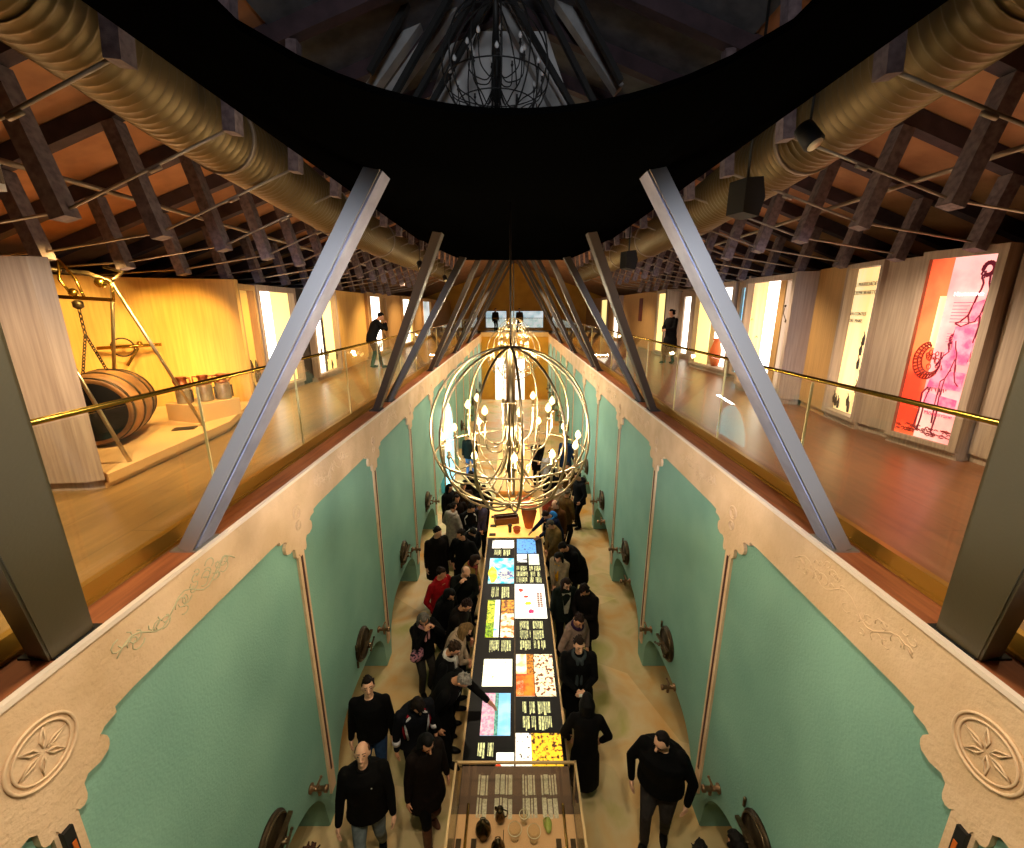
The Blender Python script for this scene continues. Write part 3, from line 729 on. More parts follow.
    for i in range(len(out) - 1):
        a1, a2 = out[i], out[i + 1]; j = int(i / (len(out) - 1) * (len(inn) - 1)); b1 = inn[::-1][j]; b2 = inn[::-1][min(j + 1, len(inn) - 1)]
        q.tube([f.P(U(a1[0]), Zc(a1[1]), .045), f.P(U(b1[0]), Zc(b1[1]), .045)], .006, 5)
        q.tube([f.P(U((a1[0] * .75 + a2[0] * .25)), Zc((a1[1] * .75 + a2[1] * .25)), .045), f.P(U((b1[0] * .6 + b2[0] * .4)), Zc((b1[1] * .6 + b2[1] * .4)), .045)], .004, 5)
    for L_ in (out, inn, [((x * .5 + x2 * .5), (y * .5 + y2 * .5)) for (x, y), (x2, y2) in zip(out[:17], inn[::-1][:17])]): q.tube([f.P(U(x), Zc(y), .044) for x, y in L_], .007, 5)
    for i in range(13):
        cx_, cy_ = .34 + rnd.uniform(-.06, .16), .455 + rnd.uniform(-.045, .04); rr = rnd.uniform(.018, .04)
        q.tube([f.P(U(cx_ + rr * cos(b)), Zc(cy_ + rr * .42 * sin(b)), .044) for b in [k * pi / 5 for k in range(10)]], .004, 5, True)
    q.build('basket_drawing', M_redink, t)
    # scribbled ground
    q = MB()
    for i in range(60):
        x = rnd.uniform(.0, .92); y = .02 + rnd.uniform(0, .05); q.tube([f.P(U(x), Zc(y), .045), f.P(U(x + .03), Zc(y + rnd.uniform(-.008, .012)), .045), f.P(U(x + .07), Zc(y), .045)], .006, 4)
    q.build('scribbled_ground', M_redink, t)
    q = MB()
    for i in range(7): q.tube([f.P(U(.50), Zc(.765 - .017 * i), .045), f.P(U(.78 - .03 * (i % 3)), Zc(.765 - .017 * i), .045)], .003, 4)
    for i in range(4): q.tube([f.P(U(.52), Zc(.60 - .014 * i), .045), f.P(U(.70), Zc(.60 - .014 * i), .045)], .003, 4)
    q.build('text_lines', M_pmid, t)
    text_part('Hostommæ', f, t, U(.48), Zc(.80), .035, .062, M_pwhite, -1)
    text_part('Mõnterrane', f, t, U(.46), Zc(.145), .035, .065, M_pmid, -1)
lightbox((5.14, 4.86), (5.00, 5.70), 1, RZ, 'tall red and pink backlit poster with engraved figures and a basket', [(.64, 1, M_pred, .05), (0, .64, M_ppink, .05)], .085, extra=poster)
wallseg((5.16, 5.70), (5.06, 6.30), 1, RZ - .03, M_wood)
def cream_text(f, t, a, w_, z0, z1):
    text_part('L MARIDADE', f, t, a + w_ * .92, z1 - .26, .10, .085, M_ink, -1); text_part('DEMORARTOR', f, t, a + w_ * .92, z1 - .38, .10, .085, M_ink, -1)
    text_part('VA CONTES', f, t, a + w_ * .92, z1 - .68, .10, .07, M_ink, -1); text_part('DEL MARE', f, t, a + w_ * .92, z1 - .78, .10, .07, M_ink, -1)
    q = MB(); rnd = random.Random(5)
    for i, (x, zz) in enumerate(((.90, .10), (.82, .06), (.72, .04), (.40, .12), (.34, .03), (.30, .9), (.27, 1.05), (.3, .7), (.16, .6), (.2, .35))):
        b = Vector((a + w_ * x, z0 + zz, 0))
        q.tube([f.P(b.x, b.y, .09), f.P(b.x + .01, b.y + .09, .09), f.P(b.x, b.y + .16, .09)], [.016, .022, .008], 6)
        q.tube([f.P(b.x, b.y + .14, .09), f.P(b.x + .03, b.y + .2, .09)], .005, 5)
    q.build('ink_figures', M_ink, t)
lightbox((5.00, 6.28), (5.10, 7.10), 1, RZ - .02, 'tall cream lightbox with small dark lettering and a white strip, second from the poster', [(.28, 1, M_cream_l, .14), (.02, .28, M_white_l, .12)], .06, extra=cream_text)
wallseg((5.10, 7.10), (5.26, 7.95), 1, RZ - .02, M_woodw)
wallseg((5.26, 7.95), (4.93, 8.02), 1, RZ - .04, M_wood, flip=(0, 1))
def stems(seed, n=5, col=None):
    def fn(f, t, a, w_, z0, z1):
        q = MB(); rnd = random.Random(seed)
        for i in range(n):
            u = a + w_ * rnd.uniform(.06, .3); z = z0 + rnd.uniform(.3, 1.6)
            q.tube([f.P(u, z, .25), f.P(u + .04, z + .15, .2), f.P(u - .03, z + .28, .18)], .007, 5); q.ball(f.P(u, z, .25), .028); q.ball(f.P(u - .03, z + .28, .18), .02)
            u = a + w_ * rnd.uniform(.6, .95); q.tube([f.P(u, z, .1), f.P(u + .06, z + .03, .1), f.P(u + .1, z - .02, .1)], .005, 5)
        q.build('hanging_exhibits', M_pewter, t)
    return fn
lightbox((4.90, 8.02), (4.92, 9.75), 1, RZ - .06, 'display case with white light strip and hanging exhibits behind the near right strut', [(0, .22, M_dark, .32), (.22, .34, M_woodw, .10), (.34, .62, M_white_l, .12), (.62, 1, M_cream_l, .14)], .09, extra=stems(4))
wallseg((5.00, 9.75), (5.60, 10.35), 1, RZ, M_wood, flip=(.2, 1))
M_blue = emat('pale_blue_screen', (.45, .80, 1), 1.1, col2=(.25, .62, .95), nscale=3)
lightbox((5.60, 10.35), (5.56, 11.35), 1, RZ, 'display panel glowing pale blue on the right gallery', [(0, 1, M_blue, .06)], .16)
def urn(f, t, a, w_, z0, z1):
    q = MB().lathe([(.0, 0), (.09, 0), (.17, .25), (.16, .45), (.10, .62), (.08, .70), (.12, .76), (0, .76)], f.P(a + w_ * .45, z0, .22), n=16); q.build('clay_urn', mat('terracotta', '#c0581c', .7), t)
lightbox((5.50, 11.40), (5.36, 13.6), 1, RZ, 'bright white display case holding a terracotta urn on the right gallery', [(0, .62, M_white_l, .30), (.62, 1, M_yel, .14)], .12, extra=urn)
wallseg((5.45, 13.6), (6.15, 13.75), 1, RZ, M_dark, flip=(0, 1))
wallseg((6.15, 13.75), (6.2, 15.4), 1, RZ, M_gold)
lightbox((6.1, 15.4), (6.0, 16.4), 1, RZ, 'narrow white lit case behind the person in the long dress', [(0, 1, M_white_l, .06)], .25)
wallseg((6.0, 16.4), (5.5, 16.5), 1, RZ, M_wood, flip=(0, 1))
lightbox((5.5, 16.5), (5.5, 17.6), 1, RZ, 'slim amber lightbox far along the right gallery wall', [(0, 1, M_yel, .06)], .12)
wallseg((5.7, 17.6), (5.75, 24.0), 1, RZ, M_woodw)
tt = MB().box((5.72, 20.5, 6.3), (.06, .5, 1.0)).build('wall_plaque', mat('dark_red_panel', '#5a1c10', .6)); tag(tt, 'dark red plaque on the far right gallery wall', 'plaque')
lightbox((5.6, 24.2), (5.6, 25.6), 1, RZ, 'far white lightbox with a dark side on the right gallery', [(0, .3, M_dark, .06), (.3, 1, M_white_l, .06)], .12)
wallseg((5.7, 25.6), (5.7, 27.4), 1, RZ, M_woodw)
lightbox((5.6, 27.4), (5.6, 29.5), 1, RZ, 'last amber lightbox before the end of the right gallery', [(0, 1, M_yel, .06)], .15)
wallseg((5.7, 29.5), (5.7, 36), 1, RZ, M_woodw)
# -- left gallery --------------------------------------------------
LT = 6.80
lightbox((-4.57, 3.88), (-5.7, 3.80), -1, LT - .1, 'narrow yellow lightbox at the left frame edge behind the bronze strut', [(0, .9, M_yel, .10)], .13, flip=(0, 1))
b = MB(); b.prism([(-4.05, 4.04), (-4.17, 3.97), (-4.50, 3.94), (-5.9, 4.0), (-5.9, 4.22), (-4.35, 4.25)], lambda x, y, z: (x, y, z), LZ + .10, LT)
b.prism([(-4.10, 4.08), (-4.2, 4.02), (-4.50, 3.99), (-5.9, 4.05), (-5.9, 4.2), (-4.4, 4.2)], lambda x, y, z: (x, y, z), LZ, LZ + .10)
struct(b.build('wall_left', M_wood))
# alcove: platform, curved golden wall
b = MB(); pl = [(-4.03, 4.06), (-4.14, 6.15), (-4.66, 7.58), (-5.42, 7.42), (-6.0, 7.12), (-6.48, 6.65), (-6.75, 5.95), (-6.85, 5.2), (-6.78, 4.26), (-4.36, 4.26)]
b.prism(pl, lambda x, y, z: (x, y, z), LZ + .06, LZ + .15)
b.prism([(x - .05, y) for x, y in pl], lambda x, y, z: (x, y, z), LZ, LZ + .06)
o = b.build('display_platform', M_plat); tag(o, 'low pale platform of the golden alcove on the left gallery', 'platform')
arc = [(-6.85, 4.2), (-6.95, 5.2), (-6.85, 6.0), (-6.55, 6.75), (-6.05, 7.25), (-5.4, 7.55), (-4.72, 7.72)]
b = MB()
sm = []
for i in range(len(arc) - 1):
    for k in range(4):
        t_ = k / 4; p0, p1, p2, p3 = arc[max(i - 1, 0)], arc[i], arc[i + 1], arc[min(i + 2, len(arc) - 1)]
        sm.append(tuple(.5 * (2 * p1[j] + (p2[j] - p0[j]) * t_ + (2 * p0[j] - 5 * p1[j] + 4 * p2[j] - p3[j]) * t_ ** 2 + (-p0[j] + 3 * p1[j] - 3 * p2[j] + p3[j]) * t_ ** 3) for j in (0, 1)))
sm.append(arc[-1])
out = []
for i, (x, y) in enumerate(sm):
    a_, c_ = sm[max(i - 1, 0)], sm[min(i + 1, len(sm) - 1)]; dx, dy = c_[0] - a_[0], c_[1] - a_[1]; l_ = math.hypot(dx, dy); out.append((x - dy / l_ * .16, y + dx / l_ * .16))
for i in range(len(sm) - 1): b.prism([sm[i], sm[i + 1], out[i + 1], out[i]], lambda x, y, z: (x, y, z), LZ, 6.84)
struct(b.build('wall_alcove', M_gold))
for lx, ly, tx, ty, tz, pw, an in ((-4.6, 5.3, -6.4, 6.9, 5.3, 95, 70), (-4.3, 6.3, -5.6, 7.5, 5.7, 70, 60), (-4.2, 4.9, -6.8, 5.4, 5.5, 80, 70), (-4.3, 5.2, -5.0, 6.3, 4.8, 60, 80)):
    light('SPOT', (lx, ly, 6.95), (tx, ty, tz), pw * 4.2, (1, .66, .20), .06, an, .7)
light('SPOT', (-3.3, 2.4, 7.1), (-4.4, 3.98, 5.8), 160, (1, .86, .70), .1, 60, .8)  # fill spot added to brighten the wooden wall block
# barrel lying on its side
M_barrel = mat('old_barrel_wood', '#9c6a34', .6, col2='#3c2412', nscale=3, stretch=(1, 1, 1), bump=.5, ramp=(.3, .6))
M_bdark = mat('barrel_head_dark', '#080504', .8, spec=.1)
t = thing('wooden_barrel', 'old wooden barrel lying on its side on the alcove platform, dark head towards the viewer', 'barrel', (-5.06, 5.30, LZ + .15 + .43))
ax = Vector((-.42, .90, 0)).normalized()
MB().lathe([(.36, -.46), (.385, -.46), (.42, -.2), (.43, 0), (.42, .2), (.385, .46), (.36, .46)], (0, 0, 0), ax, 32).build('staves', M_barrel, t)
q = MB()
for h, r in ((-.42, .393), (-.17, .426), (.17, .426), (.42, .393)): q.lathe([(r - .004, h - .025), (r + .006, h - .025), (r + .006, h + .025), (r - .004, h + .025)], (0, 0, 0), ax, 32)
q.build('hoop', M_iron, t)
MB().lathe([(.34, -.468), (.34, -.458)], (0, 0, 0), ax, 32).build('head', M_bdark, t)
MB().lathe([(.34, .458), (.34, .468)], (0, 0, 0), ax, 32).build('head', M_bdark, t)
# iron tripod hoist with chains and beam balance
apex = Vector((-4.74, 5.4, 6.66))
t = thing('hoist_tripod', 'steel rod tripod over the barrel with curved iron head', 'tripod', apex)
for f_, p in (((-5.05, 4.75, 6.52), (-4.12, 4.42, LZ + .15)), (tuple(apex), (-4.37, 5.93, LZ + .15)), (tuple(apex), (-5.62, 5.95, LZ + .15))):
    MB().tube([Vector(f_) - apex, Vector(p) - apex], .02, 8).build('leg', M_steelbright, t)
q = MB(); q.tube([(0, 0, 0), (-.25, .0, .10), (-.5, -.3, .14), (-0.31, -0.65, -0.14)], .03, 8); q.tube([(0.02, 0, .03), (-.1, .3, .14), (-.5, .5, .22)], .018, 8); q.tube([(-.6, -.1, .16), (-.62, -.1, -.06)], .02, 6)
q.build('hoist_arm', M_iron, t)
t = thing('hanging_balance', 'brass beam balance hanging above the barrel in the alcove', 'balance', (-5.01, 5.2, 6.48))
q = MB(); q.bar((-.42, 0, .03), (.42, 0, -.02), .035, .04); q.tube([(-.10, 0, .42), (-.14, 0, .2), (-.02, 0, .0)], .015, 6); q.tube([(-.10, 0, .42), (.04, 0, .22), (.10, 0, -.02)], .015, 6); q.tube([(.42, 0, -.02), (.44, 0, .14), (.38, 0, .2)], .014, 6); q.build('beam', M_brass, t)
for p_, r_ in (((-.36, 0, .18), .07), ((.30, .02, .17), .06), ((-.02, 0, .06), .05)): MB().ball(p_, r_, 12).build('weight', M_brass, t)
MB().lathe([(.02, 0), (.05, .02), (.05, .08), (.02, .1)], (0, 0, -.12), n=10).build('hook_block', M_iron, t)
def chain(t, a, b, n, r=.016):
    q = MB(); a = Vector(a); b = Vector(b)
    for i in range(n):
        c0 = a.lerp(b, (i + .5) / n); L_ = (b - a).length / n * .68; u = Vector((1, 0, 0)) if i % 2 else Vector((0, 1, 0)); d = (b - a).normalized()
        q.tube([c0 + d * (L_ * cos(k * pi / 4)) + u * (r * sin(k * pi / 4)) for k in range(8)], .006, 5, True)
    return q
t = thing('hoist_chain', 'pair of iron chains running from the balance down to the barrel', 'chain', (-5.01, 5.2, 6.37))
chain(t, (0, 0, 0), (0, 0, -.3), 5).build('upper_links', M_iron, t)
chain(t, (0, 0, -.3), (-0.07, -0.1, -0.82), 14).build('left_links', M_iron, t); chain(t, (0, 0, -.3), (-0.01, 0.2, -0.8), 14).build('right_links', M_iron, t)
# wheel crank on the wall side
t = thing('wall_crank', 'small brass crank wheel mounted on the golden alcove wall', 'crank', (-6.10, 6.98, 5.78), R(38))
q = MB().tube([(-.06 + .14 * cos(a), -.05, .14 * sin(a)) for a in [k * pi / 9 for k in range(18)]], .012, 6, True); q.build('wheel', M_iron, t)
q = MB().tube([(-.36, -.06, 0), (.42, -.04, .02)], .026, 8); q.ball((.15, -.05, .05), .04); q.build('shaft', M_brass, t)
MB().bar((.12, -.06, -.02), (-.05, -.14, -.28), .035, .03).build('handle', M_brass, t)
MB().tube([(-.06, 0, 0), (-.06, .28, 0)], .02, 6).build('bracket', M_iron, t)
# pedestal and three copper-topped sprayer cans
t = MB(); t.prism([(-5.08, 6.22), (-4.50, 6.04), (-4.27, 6.66), (-4.80, 6.92)], lambda x, y, z: (x, y, z), LZ + .15, LZ + .40)
t = t.build('display_plinth', M_plat); tag(t, 'low block plinth carrying the three metal cans in the alcove', 'plinth')
M_copper = mat('copper_band', '#b4683c', .35, .85, noise=.3, nscale=9); M_zinc = mat('aged_zinc', '#9c8f70', .45, .5, col2='#7a5c40', nscale=5)
for i, (x, y, lb) in enumerate(((-4.82, 6.27, 'metal can with copper neck, farthest left on the plinth'), (-4.63, 6.44, 'metal can with copper neck, middle of the three on the plinth'), (-4.46, 6.60, 'metal can with copper neck, rightmost of the three on the plinth'))):
    t = thing('sprayer_can', lb, 'metal can', (x, y, LZ + .40), .5 * i, 'copper necked cans in the alcove')
    MB().lathe([(0, 0), (.095, 0), (.10, .02), (.10, .22), (.085, .25), (0, .25)], (0, 0, 0), n=20).build('body', M_zinc, t)
    MB().lathe([(.08, .245), (.075, .28), (.06, .30), (.065, .37), (.075, .38), (0, .385)], (0, 0, 0), n=20).build('neck', M_copper, t)
    for s_ in (-1, 1): MB().tube([(s_ * .06, 0, .36), (s_ * .12, 0, .37), (s_ * .125, 0, .30), (s_ * .09, 0, .25)], .012, 6).build('handle', M_copper, t)
    MB().tube([(.10, 0, .18), (.125, 0, .2), (.125, 0, .02)], .012, 6).build('pump_tube', M_iron, t)
o = MB().box((-4.50, 5.75, LZ + .156), (.26, .16, .012), Matrix.Rotation(R(20), 3, 'Z')).build('caption_plate', M_iron); tag(o, 'small dark caption plate lying on the alcove platform', 'plate')
# left gallery cases beyond the alcove
def figs(seed):
    def fn(f, t, a, w_, z0, z1):
        q = MB(); rnd = random.Random(seed)
        for i in range(6):
            u = a + w_ * rnd.uniform(.2, .9); z = z0 + rnd.uniform(.0, .5); q.tube([f.P(u, z, .06), f.P(u + .02, z + .12, .06), f.P(u, z + .24, .06)], [.02, .03, .01], 6)
        q.build('small_exhibits', M_pewter, t)
    return fn
lightbox((-4.74, 7.80), (-4.86, 8.55), -1, LT - .02, 'slim amber display case just beyond the golden alcove wall', [(0, 1, mat('amber_panel', '#d8a030', .5, emit=.35, ecol=(1, .7, .2)), .12)], .09, M_woodw, extra=figs(1))
lightbox((-4.86, 8.60), (-4.90, 10.2), -1, LT, 'bright display case with white strip and yellow back behind the left near strut', [(.0, .42, M_white_l, .12), (.42, 1, M_yel, .14)], .10, M_wood, extra=figs(2))
wallseg((-4.9, 10.2), (-4.9, 10.6), -1, LT, M_dark)
lightbox((-4.75, 10.6), (-4.78, 12.2), -1, LT + .02, 'third display case on the left gallery, white panel and yellow side', [(0, .08, M_dark, .1), (.08, .42, M_white_l, .12), (.42, .5, M_dark, .1), (.5, 1, M_yel, .14)], .10, M_wood, extra=figs(3))
wallseg((-4.95, 12.2), (-5.1, 15.4), -1, LT + .05, M_gold)
lightbox((-5.0, 15.4), (-5.0, 17.8), -1, LT + .1, 'far left display case with ink figures on a white panel', [(0, .25, M_woodw, .1), (.25, .75, M_white_l, .12), (.75, 1, M_woodw, .1)], .12, M_woodw, extra=figs(4))
wallseg((-5.1, 17.8), (-5.1, 20.2), -1, LT + .1, M_woodw)
lightbox((-5.0, 20.2), (-5.0, 22.4), -1, LT + .1, 'far left display case glowing white beyond the photographer', [(0, .2, M_dark, .1), (.2, .8, M_white_l, .12), (.8, 1, M_yel, .1)], .12, M_woodw)
wallseg((-5.1, 22.4), (-5.1, 24.6), -1, LT + .1, M_woodw)
lightbox((-5.0, 24.6), (-5.0, 27.2), -1, LT + .1, 'last pale display case at the end of the left gallery', [(0, 1, emat('pale_window_panel', (.8, .9, .95), .9, col2=(.4, .45, .45), nscale=2), .12)], .15, M_woodw)
wallseg((-5.1, 27.2), (-5.1, 36), -1, LT + .1, M_woodw)

# ---------------------------------------------------------------- the long display table
M_tblack = mat('black_table_top', '#060506', .35, spec=.12); M_tside = mat('table_side', '#3a2f24', .5)
TZ = .95
t = thing('display_table', 'long black display table with backlit pictures and caption strips', 'table', (0, 0, 0))
MB().box((0, 6.85, TZ - .03), (1.30, 5.46, .06)).build('tabletop', M_tblack, t)
MB().box((0, 6.85, .46), (1.10, 5.2, .92)).build('base', M_tside, t)
q = MB()
for sx in (-1, 1): q.box((sx * .66, 6.85, TZ - .005), (.025, 5.5, .03))
q.box((0, 9.59, TZ - .005), (1.34, .03, .03)); q.build('metal_edge', mat('edge_metal', '#a58a60', .35, .8), t)
MB().box((0, 6.85, TZ + .001), (.02, 5.4, .006)).build('centre_joint', M_iron, t)
def pic(nm, c1, c2=None, sc_=4, st=1.3, stretch=(1, 1, 1), ramp=(.42, .58)): return emat(nm, hexc(c1), st * .8, col2=hexc(c2) if c2 else None, nscale=sc_ * 2.1, stretch=stretch, ramp=ramp)
def rect(mb, x0, y0, x1, y1, z, h=.006, mi=0): return mb.box(((x0 + x1) / 2, (y0 + y1) / 2, z + h / 2), (x1 - x0, y1 - y0, h), None, mi)
def scr(x0, y0, x1, y1, base, over=()):
    p = rect(MB(), x0, y0, x1, y1, TZ, .006).build('light_screen', base, t)
    for fx0, fy0, fx1, fy1, m in over:
        rect(MB(), x0 + (x1 - x0) * fx0, y0 + (y1 - y0) * fy0, x0 + (x1 - x0) * fx1, y0 + (y1 - y0) * fy1, TZ + .006, .002).build('picture', m, p)
    return p
def blob(p, x, y, r, m, n=9, k=1.0, seed=0):
    rnd = random.Random(seed); q = MB(); q.prism([(x + r * (1 + rnd.uniform(-.3, .3)) * cos(2 * pi * i / n), y + r * k * (1 + rnd.uniform(-.3, .3)) * sin(2 * pi * i / n)) for i in range(n)], lambda a, b, d: (a, b, d), TZ + .008, TZ + .011); q.build('picture', m, p)
Wt = pic('screen_white', '#fffdf4', None, st=1.5); 
scr(-.53, 9.13, -.02, 9.49, pic('sketch_white', '#fffaf0', '#1c1a20', 7, 1.3, ramp=(.38, .44)))
p = scr(-.55, 7.78, -.02, 8.70, pic('turquoise', '#16b8d8', '#eaf8f8', 3, 1.2, ramp=(.35, .6)))
blob(p, -.18, 8.08, .15, pic('ship_grey', '#dfe4d8', '#5a5a98', 9, 1.0), 12, 1.1, 3); blob(p, -.46, 8.1, .10, pic('grass_yellow', '#e8e010', '#f0f060', 4, 1.1), 10, 2.6, 4)
q_ = scr(-.51, 6.27, -.28, 7.25, pic('field_yellow', '#e8e040', '#6c8a10', 8, 1.2), [(.62, 0, 1, 1, pic('coast_white', '#f4fbff', '#58b8e0', 3, 1.2, ramp=(.3, .45))), (0, 0, .6, .35, pic('vine_green', '#a8c818', '#4c7808', 12, 1.0))])
scr(-.25, 6.27, -.02, 7.25, pic('orange_map', '#fff6e0', '#e87c18', 5, 1.25), [(0, .62, 1, 1, pic('amber_photo', '#f0a830', '#7a3c10', 7, 1.1))])
scr(-.49, 5.27, -.04, 5.79, pic('pale_map', '#fffce0', '#d8c860', 5, 1.3, ramp=(.3, .42)))
scr(-.46, 4.50, -.06, 5.15, pic('harbour_blue', '#7cc4f0', '#a8dcf4', 2, 1.1), [(0, 0, .45, 1, pic('harbour_pink', '#eac0cc', '#c890a8', 9, 1.1)), (.45, 0, .58, 1, pic('harbour_green', '#6cb0a0', '#3a7c70', 14, 1.0))])
p = scr(-.23, 4.03, -.01, 4.27, Wt); blob(p, -.2, 4.09, .035, pic('red_fruit', '#d83c10'), 7, 1.2)
scr(.05, 8.91, .49, 9.54, pic('blue_picture', '#5aa4e8', '#182c50', 9, 1.0, ramp=(.33, .45)))
scr(.05, 8.55, .27, 8.87, pic('night_photo', '#fdfdf8', '#141830', 4, 1.2, ramp=(.4, .46))); scr(.31, 8.45, .54, 8.87, pic('pale_photo', '#fcfcf0', '#c8d0c0', 4, 1.2))
p = scr(0.0, 6.74, .59, 7.75, Wt)
for x, y, r, c in ((.12, 7.55, .05, '#d82818'), (.22, 7.35, .04, '#e03018'), (.26, 7.15, .055, '#e8d818'), (.31, 6.92, .06, '#e0206c')): blob(p, x, y, r, pic('splat' + c, c, st=1.0), 11, 1, int(x * 100))
q = MB()
for i in range(8):
    for j in range(2): rect(q, .43 + .055 * j, 7.05 + .055 * i, .475 + .055 * j, 7.09 + .055 * i, TZ + .006, .003)
q.build('colour_swatches', pic('swatches', '#b05838', '#5a5048', 20, .7), p)
scr(.02, 5.10, .29, 5.89, pic('paper_cream', '#fff6e8', '#f0c890', 3, 1.3), [(0, 0, 1, .5, pic('orange_bowl', '#f08a18', '#b84a10', 3, 1.1)), (.6, .5, 1, 1, pic('grain_orange', '#e09020', '#8c4c10', 12, 1.0)), (.02, .02, .4, .34, pic('white_cloth', '#fff0d8', '#e8a860', 6, 1.1))])
scr(.30, 5.10, .60, 5.89, pic('food_mix', '#fff0c8', '#6a3014', 9, 1.25, ramp=(.42, .5)))
scr(.01, 4.03, .60, 4.53, pic('golden_vines', '#f8c428', '#3c1c08', 9, 1.2, ramp=(.40, .50)), [(0, .0, .34, 1, pic('white_vines', '#fffaf0', '#2c2018', 9, 1.3, ramp=(.36, .42)))])
M_cap = emat('caption_strip', hexc('#e6e4a0'), .9, col2=hexc('#8c9068'), nscale=60, stretch=(1, .3, 1))
def captions(x0, y0, x1, y1, rows, seed, gap=.45):
    rnd = random.Random(seed); q = MB(); rh = (y1 - y0) / rows; mid = (x0 + x1) / 2
    for r in range(rows):
        for g0, g1 in ((x0, mid - .02), (mid + .02, x1)):
            x = g0
            while x < g1 - .012:
                w_ = rnd.choice((.012, .012, .03)); top = y0 + rh * (r + 1) - .02; bt = y0 + rh * r + rnd.uniform(0, .25) * rh
                if rnd.random() > .08: rect(q, x, bt, min(x + w_, g1), top, TZ, .004)
                x += w_ + .009
    q.build('caption_text', M_cap, t)
for i, a in enumerate(((-.47, 8.79, -.09, 9.08, 1), (-.46, 7.31, -.10, 7.68, 1), (-.42, 5.93, -.06, 6.22, 1), (-.47, 4.2, -.26, 4.42, 1), (.04, 7.80, .55, 8.42, 3), (.09, 5.98, .51, 6.69, 3), (.11, 4.57, .50, 5.03, 2))): captions(*a, i)
# light table continuing into amber object display
M_amb = mat('amber_lit_top', '#e8b040', .5); M_ambe = emat('amber_light_top', (1, .62, .14), .75)
t2 = thing('amber_display_table', 'amber lit table section carrying clay pots beyond the black table', 'table', (0, 0, 0))
MB().box((0, 10.8, TZ - .04), (1.36, 2.3, .08)).build('tabletop', M_ambe, t2); MB().box((0, 10.8, .45), (1.2, 2.2, .9)).build('base', M_plat, t2)
t3 = thing('pale_counter', 'long plain apricot counter beyond the pots in the middle of the hall', 'counter', (0, 0, 0))
MB().box((-.02, 14.6, 1.02), (1.2, 4.9, .10)).build('counter_top', mat('apricot_top', '#e8a860', .5), t3); MB().box((-.02, 14.6, .49), (1.1, 4.8, .98)).build('base', M_plat, t3)
TER = mat('terracotta', '#c0581c', .7)
def pot(x, y, z, prof, lb, nm='clay_pot', cat='pot', m=None, grp=None, hnd=False):
    o = thing(nm, lb, cat, (x, y, z), 0, grp); MB().lathe([(0, 0)] + prof + [(prof[-1][0] * .85, prof[-1][1]), (prof[-1][0] * .8, prof[-1][1] - .05), (0, prof[-1][1] - .06)], (0, 0, 0), n=22).build('body', m or TER, o)
    MB().tube([(prof[-1][0] * cos(a), prof[-1][0] * sin(a), prof[-1][1]) for a in [k * pi / 10 for k in range(20)]], .012, 6, True).build('rim', m or TER, o)
    return o
pot(.36, 10.15, TZ, [(.10, 0), (.16, .25), (.20, .45), (.17, .52), (.21, .58)], 'tall terracotta jar on the amber table by the dark jacketed visitor')
pot(.05, 9.85, TZ, [(.05, 0), (.09, .06), (.08, .12), (.09, .14)], 'small clay bowl on the front of the amber table')
pot(-.12, 9.9, TZ, [(.04, 0), (.045, .16), (.05, .18)], 'small dark cup standing beside the wooden trough', 'clay_cup', 'cup', M_iron)
pot(.25, 11.4, TZ, [(.12, 0), (.2, .12), (.16, .2), (.2, .22)], 'broad clay basin at the far end of the amber table', 'clay_basin', 'basin')
pot(-.15, 11.3, TZ, [(.06, 0), (.14, .08), (.16, .12)], 'shallow clay dish at the far end of the amber table', 'clay_dish', 'dish')
o = thing('wooden_trough', 'open brown wooden trough on the amber table', 'trough', (-.22, 10.42, TZ), R(12))
q = MB(); q.box((0, 0, .015), (.62, .3, .03)); 
for sy in (-1, 1): q.box((0, sy * .14, .10), (.62, .02, .16))
for sx in (-1, 1): q.box((sx * .30, 0, .10), (.02, .28, .16))
q.build('box_boards', mat('brown_plank', '#6e3c14', .7, bump=.3), o)
MB().box((.0, .0, .19), (.62, .04, .02)).build('crossbar', M_iron, o)
for i, (x, y) in enumerate(((-.55, 9.75), (-.55, 10.2), (-.55, 10.7))):
    o = MB().box((x, y, TZ + .012), (.16, .10, .024)).build('caption_block', M_iron); tag(o, 'dark caption block on the left edge of the amber table, %s from the black table' % ['first', 'second', 'third'][i], 'caption', 'caption blocks on the amber table')
# small glass case and bottles on the far counter
o = thing('glass_showcase', 'glass showcase of small exhibits on the far end of the apricot counter', 'showcase', (.0, 16.4, 1.07))
MB().box((0, 0, .25), (1.0, .9, .5)).build('glass', M_caseglass, o); MB().box((0, 0, .01), (1.0, .9, .02)).build('tray', M_ambe, o)
q = MB()
for sx in (-1, 1):
    for sy in (-1, 1): q.box((sx * .5, sy * .45, .25), (.015, .015, .5))
q.build('frame', M_edge, o)
for i in range(4):
    o = pot(-.3 + .2 * i, 16.3, 1.09, [(.03, 0), (.035, .2), (.015, .28)], 'dark bottle inside the far showcase, %s from the left' % ['first', 'second', 'third', 'fourth'][i], 'glass_bottle', 'bottle', M_iron, 'bottles in the far showcase')
